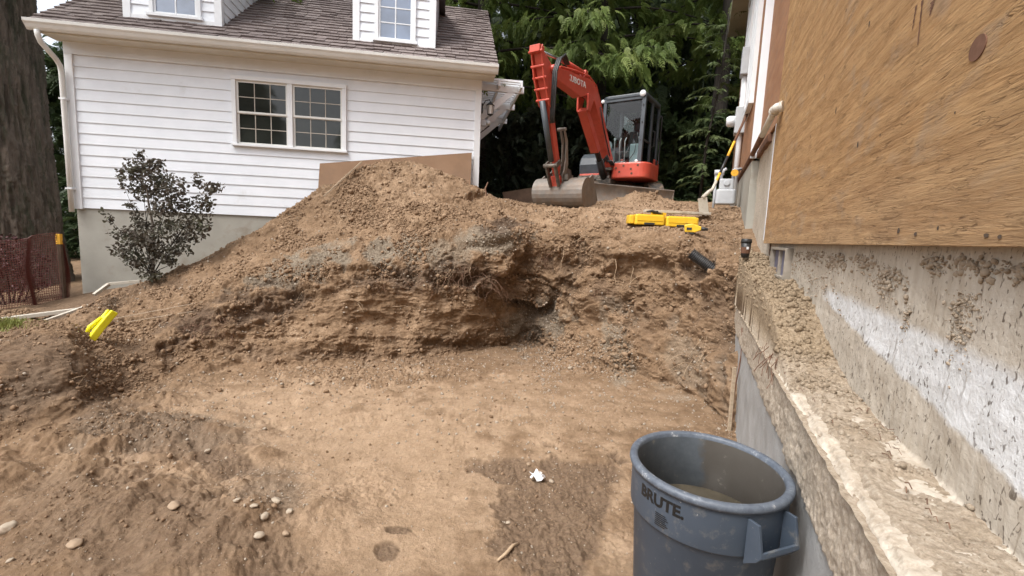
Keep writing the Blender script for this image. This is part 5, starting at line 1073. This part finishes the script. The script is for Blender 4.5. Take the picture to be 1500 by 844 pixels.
# stones
st_t = rock_templates(6, 3, .22, 33)
STN = [(12, 777, .062, 'largest pale rounded stone at the left edge of the photo'), (110, 798, .045, 'oval pale stone on the dark soil in the lower left'), (15, 822, .022, 'small white stone below the largest pale stone'), (305, 660, .030, 'round white pebble at the edge of the pale floor'), (332, 672, .020, 'flat pebble right of the round white pebble'),
 (402, 735, .050, 'broad flat rock at the top of the rubble group'), (388, 757, .038, 'angular rock in the middle of the rubble group'), (378, 785, .036, 'pale round rock at the foot of the rubble group'), (348, 733, .026, 'small rock left of the rubble group'), (425, 750, .030, 'rock at the right end of the rubble group'), (418, 782, .028, 'brown rock right of the pale round rock'), (372, 742, .030, 'rough rock between the small rock and broad flat rock'),
 (440, 540, .055, 'brown boulder at the foot of the left bank'), (585, 513, .040, 'brown cobble set in the foot of the bank'), (836, 540, .055, 'rounded boulder on the rubble below the bank corner'), (458, 563, .036, 'low stone in the gravel line at the bank foot'), (395, 590, .034, 'small stone on the floor left of centre'),
 (808, 706, .030, 'pale stone beside the white plastic scrap'), (775, 682, .028, 'brownish stone just above the white plastic scrap'), (744, 766, .020, 'tiny white stone on the damp patch'), (356, 452, .034, 'white stone in the dark roots of the left bank'), (360, 487, .02, 'small pale pebble low on the left bank'), (330, 620, .022, 'small pebble at the upper end of the dark rubble'), (255, 742, .055, 'dark soil-caked lump in the lower left'), (560, 332, .055, 'pale clod on the face of the spoil heap'), (588, 268, .07, 'brown clod near the top of the spoil heap'), (505, 318, .06, 'flat brown clod on the left side of the heap'), (1150, 0, 0, '')]
for i, (px, py, s, lab) in enumerate(STN):
    if not s: continue
    s *= .85
    p, n = place(px, py, 4); P_, F_ = st_t[i % 6]; a = random.uniform(0, 6.28); R2 = np.array([[math.cos(a), -math.sin(a), 0], [math.sin(a), math.cos(a), 0], [0, 0, 1]])
    o = mesh_obj('stone', (P_*np.array([.85, .8, .75]))@R2*s, F_, 'stone_brown' if ('brown' in lab or 'dark' in lab or 'clod' in lab) else 'stone_pale', smooth=True, loc=tuple(p+n*s*.15)); tag(o, lab, 'stone', 'single stones lying in the pit')
ls_ = []
# ------------------------------------------------------------------ roots
def rootclump(name, spots, n, ln, label, mat='root_brown', thick=.003, sp=.5, group=None, wander=.5, cat='roots'):
    m = MB(); p0, _ = place(*spots[0][:2])
    for i in range(n):
        sx, sy, rx, ry = random.choice(spots); p, nv = place(sx+random.gauss(0, rx), sy+random.gauss(0, ry), 5)
        p = p-nv*.02; d = (nv*random.uniform(.3, 1.)+Vector((random.gauss(0, sp), random.gauss(0, sp)*.6, random.uniform(-1, .1)))).normalized(); L = ln*random.uniform(.3, 1.3); k = 6; pts = [p-p0]; q = p-p0
        for j in range(k): d = (d+Vector((random.gauss(0, wander*.5), random.gauss(0, wander*.4), random.gauss(-.14, wander*.4)))).normalized(); q = q+d*L/k; pts.append(q.copy())
        t = thick*random.uniform(.5, 1.6); m.tube(pts, [t*(1-.8*j/k) for j in range(k+1)], 4, cap=False)
    return tag(m.build(name, mat, loc=p0), label, kind='stuff')
G1 = 'root mats hanging from the cut bank'
rootclump('root_mass', [(705, 405, 22, 8), (720, 415, 24, 8), (670, 400, 30, 6)], 130, .34, 'thick reddish root mass hanging in the middle of the bank', group=G1)
rootclump('root_mass', [(310, 470, 38, 12), (290, 480, 20, 10)], 230, .24, 'dark tangle of fine roots at the left end of the bank', group=G1, thick=.0025)
rootclump('root_mass', [(560, 418, 40, 6), (610, 412, 30, 6)], 130, .18, 'fine roots fringing the grey gravel layer', group=G1, thick=.002)
rootclump('root_mass', [(800, 375, 12, 10), (812, 360, 20, 8)], 80, .2, 'brown roots in the recess right of the grey layer', group=G1, thick=.0025)
rootclump('root_mass', [(870, 425, 26, 6)], 90, .16, 'brown root fringe below the bucket', group=G1, thick=.002)
rootclump('root_mass', [(1010, 400, 26, 14), (1040, 460, 20, 30)], 120, .22, 'roots around the drain pipe near the wall', group=G1, thick=.002)
rootclump('pale_roots', [(905, 395, 22, 12), (960, 395, 14, 10), (855, 350, 10, 8)], 26, .45, 'thin pale roots trailing down the right bank', 'root_pale', thick=.003, group='thin pale roots on the bank')
rootclump('pale_roots', [(1005, 520, 26, 30), (1030, 480, 10, 30)], 24, .5, 'long pale roots near the pit corner', 'root_pale', thick=.003, group='thin pale roots on the bank')
rootclump('pale_roots', [(640, 395, 60, 10), (500, 440, 60, 20)], 26, .3, 'scattered pale roots below the grey layer', 'root_pale', thick=.0022, group='thin pale roots on the bank')
rootclump('twigs', [(140, 590, 90, 30), (200, 560, 50, 16)], 60, .16, 'scattered straw and twigs on the left mound', 'root_pale', thick=.002, wander=.2, cat='twigs')
rootclump('twigs', [(860, 560, 60, 20), (560, 300, 80, 30)], 50, .14, 'scattered straw and twigs on the heap and floor', 'root_pale', thick=.002, wander=.2, cat='twigs')
m = MB(); p0 = W3(2.0, .5, -.6)
for (t, w, n) in ((2.0, .5, 6), (1.62, .56, 8), (1.25, .55, 6), (2.6, .46, 10), (1.9, .6, 6)):
    for i in range(n):
        a = random.gauss(0, .5); l = random.uniform(.01, .06); q = W3(t+random.gauss(0, .10), w+random.gauss(0, .025), -.597+random.random()*.012); e2 = q+WD*math.cos(a)*l+WR*math.sin(a)*l*.6
        m.tube([Vector(q-p0), Vector((q+e2)/2-p0+np.array([0, 0, .008])), Vector(e2-p0)], random.uniform(.0008, .0018), 4, cap=False)
tag(m.build('dead_twigs', 'root_brown', loc=p0), 'brown twigs and dead leaves lying along the concrete ledge', kind='stuff')
p0 = W3(3.0, W0, -.55); m = MB()
for i in range(16):
    t = random.gauss(2.9, .2); q = W3(t, W0+.02, -.58+random.random()*.05)-p0; pts = [Vector(q)]; d = Vector(-WR*.5+WD*random.gauss(0, .4)+np.array([0, 0, -.8]))
    for j in range(5): d = (d+Vector((random.gauss(0, .25), random.gauss(0, .25), -.2))).normalized(); pts.append(pts[-1]+d*random.uniform(.02, .05))
    m.tube(pts, .0022, 4, cap=False)
tag(m.build('roots_on_ledge', 'root_brown', loc=p0), 'dark roots dangling over the edge of the concrete ledge', kind='stuff')
# ================================================================== VEGETATION
def fr_template(nl=9, seed=0, droop=.55):
    rg = np.random.default_rng(seed); vs = []; fs = []
    def strip(p, d, L, w, k=3, g=.25, nrm=(0, 0, 1)):
        p = np.array(p, float); d = np.array(d, float); side = np.cross(d, nrm); side /= np.linalg.norm(side)+1e-9; b = len(vs)
        for j in range(k+1):
            t = j/k; ww = w*(.35+.9*math.sin(PI*min(t*1.05+.12, 1)))*(.15 if j == k else 1); vs.append(p-side*ww/2); vs.append(p+side*ww/2); p = p+d*L/k; d = d+np.array([0, 0, -g/k]); d /= np.linalg.norm(d)
        for j in range(k): fs.append((b+2*j, b+2*j+1, b+2*j+3, b+2*j+2))
    d = np.array([1, 0, .1]); p = np.zeros(3)
    for i in range(nl):
        t = i/nl
        for s in (-1, 1):
            dd = np.array([.75, s*(.75-.3*t), -.12+rg.normal()*.1]); dd /= np.linalg.norm(dd); strip(p, dd, .42*(1-.62*t)*rg.uniform(.8, 1.15), .075, 2, droop)
        strip(p, d/np.linalg.norm(d), 1/nl*1.2, .05, 1, 0)
        p = p+d/np.linalg.norm(d)/nl; d = d+np.array([0, 0, -droop/nl*1.6])
    strip(p, d/np.linalg.norm(d), .16, .07, 2, .2)
    return np.array(vs), np.array(fs)
FT_ = [fr_template(8, s, dr) for s, dr in ((0, .5), (1, .8), (2, 1.1), (3, .65))]
def fronds(pos, dirs, size, tpl):
    vs = []; fs = []; base = 0; n = len(pos)
    for t, (P, F) in enumerate(tpl):
        k = np.arange(t, n, len(tpl))
        if not len(k): continue
        d = dirs[k]; d = d/np.linalg.norm(d, axis=1)[:, None]; roll = RNG.normal(0, .45, len(k))
        u = np.array([0, 0, 1.])+0*d; s = np.cross(u, d); s /= np.linalg.norm(s, axis=1)[:, None]+1e-9; u = np.cross(d, s)
        c, sn = np.cos(roll)[:, None], np.sin(roll)[:, None]; s2 = s*c+u*sn; u2 = -s*sn+u*c
        W = (P[None, :, 0, None]*d[:, None]+P[None, :, 1, None]*s2[:, None]+P[None, :, 2, None]*u2[:, None])*size[k][:, None, None]+pos[k][:, None]
        vs.append(W.reshape(-1, 3)); fs.append((F[None]+(np.arange(len(k))*len(P))[:, None, None]+base).reshape(-1, 4)); base += len(k)*len(P)
    return np.concatenate(vs), np.concatenate(fs)
def cedar(x, y, z0, h, rbase, rcrown, zlow, nb, label, fs=.55, mat='cedar_leaf', tr=.25, density=1., name='cedar_tree', group='cedar trees behind the digger'):
    root = empty(name, (x, y, z0), 0, label, 'tree', group); rg = RNG
    m = MB(); m.tube([(0, 0, -.4), (0, 0, .5), (.05, 0, h*.4), (0, .05, h*.75), (0, 0, h)], [tr*1.3, tr, tr*.7, tr*.35, .03], 12); tk = m.build('trunk', 'bark_dark', root)
    pos = []; dr = []; sz = []; m = MB()
    for i in range(nb):
        t = (i+rg.random())/nb; z = zlow+(h-zlow)*t; L = rcrown*(1-t)**.75*rg.uniform(.65, 1.15)+.3; a = i*2.39996+rg.normal()*.3
        d = Vector((math.cos(a), math.sin(a), rg.uniform(.0, .3))); p = Vector((0, 0, z)); pts = [p.copy()]; k = 7
        for j in range(k):
            d = (d+Vector((rg.normal()*.08, rg.normal()*.08, -.09))).normalized(); p = p+d*L/k; pts.append(p.copy())
            ff = (j+1)/k; nf = int((3.4+4*ff)*density)
            for q in range(nf):
                side = Vector((-d.y, d.x, 0))*(1 if q % 2 else -1)*rg.uniform(.2, 1.); dd = (d*rg.uniform(.3, 1)+side+Vector((0, 0, rg.uniform(-.9, -.1))))
                off = Vector((-d.y, d.x, 0))*rg.normal()*.22*L*.5*ff+Vector((0, 0, rg.normal()*.10-.05)); pos.append(tuple(p+off)); dr.append(tuple(dd)); sz.append(fs*rg.uniform(.6, 1.25))
        m.tube(pts, [.035*(1-.85*j/k)*tr/.25+.004 for j in range(k+1)], 5, cap=False)
    m.build('limbs', 'bark_dark', tk)
    vs, f = fronds(np.array(pos), np.array(dr), np.array(sz), FT_); mesh_obj('crown', vs, f, mat, root); return root
cedar(-1.1, 12.6, .8, 12.5, .4, 3.9, 3.1, 60, 'bright green cedar with drooping fronds just behind the house roof', .36, density=3.0)
cedar(2.2, 13.4, .8, 14, .4, 3.7, 3.2, 62, 'large cedar spreading bright fronds above the raised digger boom', .36, density=3.0)
cedar(5.6, 13.2, .8, 14, .4, 3.4, 4.2, 50, 'cedar with bright sprays above the digger cab', .36, density=2.8)
cedar(8.3, 14.2, .8, 14, .4, 3.6, 3.0, 50, 'darker cedar standing nearest the plywood-clad house', .38, density=2.4)
cedar(-3.6, 15.5, .6, 13, .4, 3.6, 2.4, 44, 'cedar standing farthest left behind the house', .7, density=.9)
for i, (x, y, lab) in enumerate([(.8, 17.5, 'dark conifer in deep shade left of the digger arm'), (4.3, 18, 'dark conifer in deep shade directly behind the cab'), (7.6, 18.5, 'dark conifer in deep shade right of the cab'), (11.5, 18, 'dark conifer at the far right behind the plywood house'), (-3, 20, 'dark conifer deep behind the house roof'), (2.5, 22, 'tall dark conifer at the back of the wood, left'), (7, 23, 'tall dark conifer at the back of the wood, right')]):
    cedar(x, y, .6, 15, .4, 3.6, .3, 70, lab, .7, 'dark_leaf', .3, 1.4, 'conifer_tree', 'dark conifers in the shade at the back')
def hedge(x0, x1, y, z0, h, n, label, mat='dark_leaf', dep=1.2, sz=.16, name='hedge', cat='hedge'):
    root = empty(name, ((x0+x1)/2, y, z0), 0, label, cat); P_ = RNG.uniform(-.5, .5, (n, 3))*np.array([x1-x0, dep, h])+np.array([0, 0, h/2])
    P_[:, 1] += perlin(P_*.8)*.8; top = h*(.82+.35*perlin(P_*np.array([.7, 0, 0])+3)); P_[:, 2] = np.minimum(P_[:, 2], top)
    d = RNG.normal(size=(n, 3)); d[:, 1] -= .5; vs, f = fronds(P_, d, RNG.uniform(.6, 1.3, n)*sz, FT_); mesh_obj('leaves', vs, f, mat, root)
    m = MB()
    for i in range(int((x1-x0)*2.5)): x = RNG.uniform(-.5, .5)*(x1-x0); m.tube([(x, 0, -.2), (x+RNG.normal()*.2, 0, h*.5), (x+RNG.normal()*.3, 0, h*.9)], [.03, .02, .008], 5, cap=False)
    m.build('stems', 'bark_dark', root)
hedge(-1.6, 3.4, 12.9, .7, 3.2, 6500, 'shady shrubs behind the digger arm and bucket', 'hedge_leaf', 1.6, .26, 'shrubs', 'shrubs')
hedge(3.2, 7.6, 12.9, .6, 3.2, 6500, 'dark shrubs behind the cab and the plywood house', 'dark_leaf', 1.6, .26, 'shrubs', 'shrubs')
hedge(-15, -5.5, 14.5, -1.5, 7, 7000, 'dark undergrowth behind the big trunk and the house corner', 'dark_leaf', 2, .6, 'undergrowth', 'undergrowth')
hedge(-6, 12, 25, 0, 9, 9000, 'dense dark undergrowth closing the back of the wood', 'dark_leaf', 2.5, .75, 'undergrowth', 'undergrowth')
# sparse branches of a young cedar hanging at the corner of the plywood house
yc = empty('young_cedar', (4.25, 10.6, .6), 0, 'thin straggly young cedar at the corner by the electric meter', 'tree')
m = MB(); m.tube([(0, 0, -.2), (.05, 0, 1.6), (.25, 0, 3.2), (.3, 0, 4.6)], [.035, .03, .02, .008], 7); m.build('trunk', 'bark_dark', yc)
pos = []; dr = []; sz = []; m = MB()
for i in range(46):
    z = .3+4.1*i/46; L = random.uniform(.35, .95)*(1-.35*i/46); a = random.choice([PI, PI*.8, PI*1.2, PI*1.4, 1.6*PI, .3])+random.gauss(0, .3); p = Vector((.05+.06*z, 0, z)); d = Vector((math.cos(a), math.sin(a), .5)); pts = [p.copy()]
    for j in range(6):
        d = (d+Vector((0, 0, -.16))).normalized(); p = p+d*L/6; pts.append(p.copy())
        for s in (-1, 1): pos.append(tuple(p)); dr.append((d.x-d.y*s*.8, d.y+d.x*s*.8, random.uniform(-.7, .1))); sz.append(random.uniform(.08, .17))
    m.tube(pts, .005, 4, cap=False)
m.build('limbs', 'twig_green', yc); vs, f = fronds(np.array(pos), np.array(dr), np.array(sz), FT_); mesh_obj('crown', vs, f, 'twig_green', yc)
# conifers added out of view behind the photographer, to give the windows something to mirror
for i, (x, y, lab) in enumerate([(-9, -11, 'added dark conifer unseen behind the photographer, to the left'), (-3, -15, 'added dark conifer unseen behind the photographer, in the middle'), (3, -14, 'added dark conifer unseen behind the photographer, to the right'), (-15, -9, 'added dark conifer unseen behind the photographer, farthest left')]):
    cedar(x, y, -1.4, 9, .4, 4.2, .3, 56, lab, 1.3, 'dark_leaf', .3, 1., 'conifer_tree', 'added dark conifers unseen behind the photographer')
# big old trunk at the left
TB = ond(8, 432, 8.6); big = empty('old_cedar', (TB[0], TB[1], -1.5), 0, 'massive grey-brown tree trunk with furrowed bark left of the white house', 'tree')
nz_, na_ = 420, 260; zz_, aa_ = np.meshgrid(np.linspace(-.3, 9, nz_), np.linspace(0, 2*PI, na_), indexing='ij'); rr_ = .90+.20*np.exp(-np.clip(zz_, 0, 9)/.8)*(1+.4*np.sin(aa_*4+1))-.03*zz_
Q_ = np.stack([np.cos(aa_)*1.0, np.sin(aa_)*1.0, zz_*.12], -1); rr_ = rr_+fbm(Q_*3, 3)*.06-np.abs(fbm(Q_*np.array([9, 9, 7])+3, 4, .6))*.12+np.abs(fbm(np.stack([np.cos(aa_), np.sin(aa_), zz_*1.4], -1)*9, 3))*-.025
Vt = np.stack([np.cos(aa_)*rr_, np.sin(aa_)*rr_, zz_], -1); idx = np.arange(nz_*na_).reshape(nz_, na_); mesh_obj('trunk', Vt.reshape(-1, 3), np.stack([idx[:-1, :-1], idx[:-1, 1:], idx[1:, 1:], idx[1:, :-1]], -1).reshape(-1, 4), 'bark', big, smooth=True)
m = MB(); pos = []; dr = []; sz = []
for i in range(26):
    a = i*2.4; z = 7+i*.35; p = Vector((0, 0, z)); d = Vector((math.cos(a), math.sin(a), .1)); pts = [p.copy()]
    for j in range(7):
        d = (d+Vector((0, 0, -.07))).normalized(); p = p+d*.75; pts.append(p.copy())
        for q in range(6): pos.append(tuple(p+Vector((random.gauss(0, .4), random.gauss(0, .4), random.gauss(0, .1))))); dr.append((d.x+random.gauss(0, .6), d.y+random.gauss(0, .6), -.4)); sz.append(random.uniform(.5, .9))
    m.tube(pts, [.09*(1-.12*j) for j in range(8)], 6)
m.tube([(0, 0, 8.8), (0, 0, 12), (0, 0, 17)], [.75, .5, .05], 16); m.build('limbs', 'bark_dark', big); vs, f = fronds(np.array(pos), np.array(dr), np.array(sz), FT_); mesh_obj('crown', vs, f, 'cedar_leaf', big)
# orange safety netting on posts in front of the trunk
nr_ = empty('safety_netting', ond(60, 450, 6.6), 0, 'see-through orange safety netting on a stake in front of the big trunk', 'netting')
o_ = Vector(ond(60, 450, 6.6)); m = MB(); A0 = Vector(ond(-110, 470, 5.6))-o_; A1 = Vector(ond(107, 436, 7.1))-o_; zt0, zt1 = .95, 1.08
zb = -.15; nx, nzz = 90, 34
def npnt(u, v): p = A0.lerp(A1, u); top_ = (zt0+(zt1-zt0)*u)*(1 if u < .9 else 1-(u-.9)*1.5); w = .06*math.sin(u*23)+.03*math.sin(v*6+u*11); return Vector((p.x, p.y+w, -o_.z*0+zb+(A0.z+(A1.z-A0.z)*u)*0+v*(top_-zb)+.04*math.sin(u*9)*v))
for i in range(nx+1): m.tube([npnt(i/nx, j/8) for j in range(9)], .0042, 3, cap=False, sm=False)
for j in range(nzz+1): m.tube([npnt(i/50, j/nzz) for i in range(51)], .0048, 3, cap=False, sm=False)
m.build('net', 'orange_mesh', nr_)
m = MB(); e_ = npnt(.9, 0); m.box(e_.x-.03, e_.x+.03, e_.y-.02, e_.y+.02, -.4, 1.1); po = m.build('post', 'dark_wood', nr_); m = MB(); m.box(e_.x-.032, e_.x+.032, e_.y-.024, e_.y+.022, .93, 1.09); m.build('post_tip', 'orange_tape', po)
# shrub with dark red leaves behind the netting
def leafcloud(root, blobs, n, ls, mat, name='leaves'):
    vs = []; fs = []
    wts = np.array([b[3]*b[4]*b[5] for b in blobs])**.7; wts /= wts.sum()
    for i in range(n):
        b = blobs[RNG.choice(len(blobs), p=wts)]; v = RNG.normal(size=3); v /= np.linalg.norm(v); v *= RNG.random()**.45; c = np.array(b[:3])+v*np.array(b[3:6])
        d = RNG.normal(size=3); d[2] -= .3; d /= np.linalg.norm(d); s = np.cross(d, RNG.normal(size=3)); s /= np.linalg.norm(s); L = ls*RNG.uniform(.6, 1.3); w = L*.62; nn = np.cross(d, s)*L*.12; k = len(vs)
        vs += [c, c+d*L*.3+s*w*.42+nn, c+d*L*.7+s*w*.4+nn, c+d*L, c+d*L*.7-s*w*.4+nn, c+d*L*.3-s*w*.42+nn]; fs += [(k, k+1, k+2, k+3), (k, k+3, k+4, k+5)]
    return mesh_obj(name, vs, fs, mat, root)
def stems(root, base, tips, r0=.014, mat='bark_dark'):
    m = MB()
    for t in tips:
        a = Vector(base); c = Vector(t); mid = a.lerp(c, .5)+Vector((random.gauss(0, .04), random.gauss(0, .04), .05)); m.tube([a, a.lerp(mid, .5)+Vector((0, 0, .03)), mid, mid.lerp(c, .5), c], [r0, r0*.8, r0*.6, r0*.4, r0*.15], 6, cap=False)
    m.build('stems', mat, root)
rb = Vector(ond(15, 445, 6.9)); rs = empty('red_shrub', rb, 0, 'dark red-leaved shrub behind the orange netting at the left edge', 'shrub')
bl = [(-.2, 0, .5, .45, .3, .4), (.2, .05, .65, .35, .3, .25), (-.6, 0, .7, .4, .3, .4), (.35, 0, .35, .25, .2, .2), (0, 0, .95, .3, .2, .15)]
leafcloud(rs, bl, 1500, .06, 'red_leaf'); stems(rs, (0, 0, -.3), [b[:3] for b in bl]+[(.5, 0, .8), (.6, 0, .3)], .02)
# purple smoke bush in front of the foundation
pb = Vector(ond(222, 418, 6.3)); pbz = pb.z
sb = empty('purple_shrub', pb, 0, 'small smoke bush with dark purple-green leaves growing against the house foundation', 'shrub')
def pxb(px, py, rx, ry, dy=0.):
    p = ond(px, py, 6.3+dy)-np.array(pb); k = 6.3/656; return (p[0], dy, p[2], rx*k, .5*(rx+ry)*k*.8, ry*k)
bl = [pxb(205, 245, 26, 12), pxb(188, 255, 18, 12, .05), pxb(228, 262, 22, 16, -.05), pxb(215, 280, 30, 14, .1), pxb(250, 275, 22, 22, -.1), pxb(262, 300, 22, 16, .05), pxb(283, 330, 26, 22, 0), pxb(300, 300, 16, 20, .1), pxb(308, 275, 18, 8, .05), pxb(288, 262, 6, 14, .05), pxb(318, 272, 10, 6), pxb(270, 350, 22, 12, .1),
      pxb(160, 320, 6, 10, -.1), pxb(152, 310, 4, 6, -.1), pxb(175, 342, 14, 10, -.1), pxb(182, 368, 22, 14, -.15), pxb(200, 348, 18, 16, -.1), pxb(222, 350, 22, 16, -.15), pxb(236, 372, 22, 14, -.1), pxb(205, 385, 20, 12, -.15), pxb(222, 402, 22, 9, -.15), pxb(200, 318, 10, 10, 0), pxb(252, 385, 10, 6, -.1), pxb(205, 228, 8, 8), pxb(180, 270, 8, 6), pxb(192, 300, 10, 6), pxb(238, 305, 20, 14, -.05), pxb(246, 332, 18, 14), pxb(228, 240, 14, 8), pxb(262, 365, 20, 10), pxb(212, 330, 16, 10)]
leafcloud(sb, bl, 4300, .052, 'purple_leaf'); stems(sb, (.01, 0, .12), [b[:3] for b in bl[::2]], .007)
m = MB(); q = [Vector(ond(a, c, 6.3))-pb for a, c in ((222, 418), (226, 370), (224, 330), (218, 300), (214, 270))]; m.tube(q, [.022, .018, .015, .012, .008], 8); m.build('main_stem', 'bark', sb)
# patch of bright green grass at the left edge
gp_, _ = place(8, 482, 6); vs = []; fs = []
for i in range(1500):
    x = RNG.normal()*.16-.1; y = RNG.normal()*.10; d = np.array([RNG.normal()*.4, RNG.normal()*.4, 1.]); d /= np.linalg.norm(d); L = RNG.uniform(.03, .09); s = np.array([RNG.normal(), RNG.normal(), 0]); s /= np.linalg.norm(s); k = len(vs); c = np.array([x, y, -.02+.04*math.exp(-(x*x+y*y)*30)])
    vs += [c-s*.004, c+s*.004, c+d*L]; fs.append((k, k+1, k+2))
tag(mesh_obj('grass', vs, fs, 'grass_green', loc=gp_+Vector((0, 0, .02))), 'bright green grass tuft at the left edge of the dirt', kind='stuff')
# ================================================================== CAMERA, LIGHT
cam = bpy.data.cameras.new('camera'); co = bpy.data.objects.new('camera', cam); COL.objects.link(co); scene.camera = co
cam.sensor_width = 36; cam.lens = FPX/1500*36; cam.clip_start = .05; cam.clip_end = 600
Rc, Uc, Fc = M3[:, 0], M3[:, 1], M3[:, 2]
co.matrix_world = Matrix([[Rc[i], Uc[i], -Fc[i], 0] for i in range(3)]+[[0, 0, 0, 1]])
w = bpy.data.worlds.new('World'); scene.world = w; w.use_nodes = True; nt = w.node_tree
bg = [n for n in nt.nodes if n.type == 'BACKGROUND'][0]
sky = nt.nodes.new('ShaderNodeTexSky'); sky.sky_type = 'NISHITA'; sky.sun_disc = False
SUN_EL, SUN_ROT = math.radians(58), math.radians(226)
sky.sun_elevation = SUN_EL; sky.sun_rotation = SUN_ROT; sky.dust_density = 4; sky.air_density = 1.0; sky.ozone_density = 1
hs = nt.nodes.new('ShaderNodeHueSaturation'); hs.inputs['Saturation'].default_value = .32
nt.links.new(sky.outputs[0], hs.inputs['Color']); nt.links.new(hs.outputs[0], bg.inputs[0]); bg.inputs[1].default_value = .15
sl = bpy.data.lights.new('sun', 'SUN'); sl.energy = 1.4; sl.angle = math.radians(22); sl.color = (1, .975, .94)
so = bpy.data.objects.new('sun', sl); COL.objects.link(so)
sd = Vector((math.sin(SUN_ROT)*math.cos(SUN_EL), math.cos(SUN_ROT)*math.cos(SUN_EL), math.sin(SUN_EL)))
so.rotation_euler = sd.to_track_quat('Z', 'Y').to_euler()
scene.view_settings.view_transform = 'Standard'; scene.view_settings.look = 'None'; scene.view_settings.gamma = 1; scene.view_settings.exposure = 1.12
scene.render.engine = 'CYCLES'; scene.cycles.max_bounces = 6; scene.cycles.transparent_max_bounces = 12
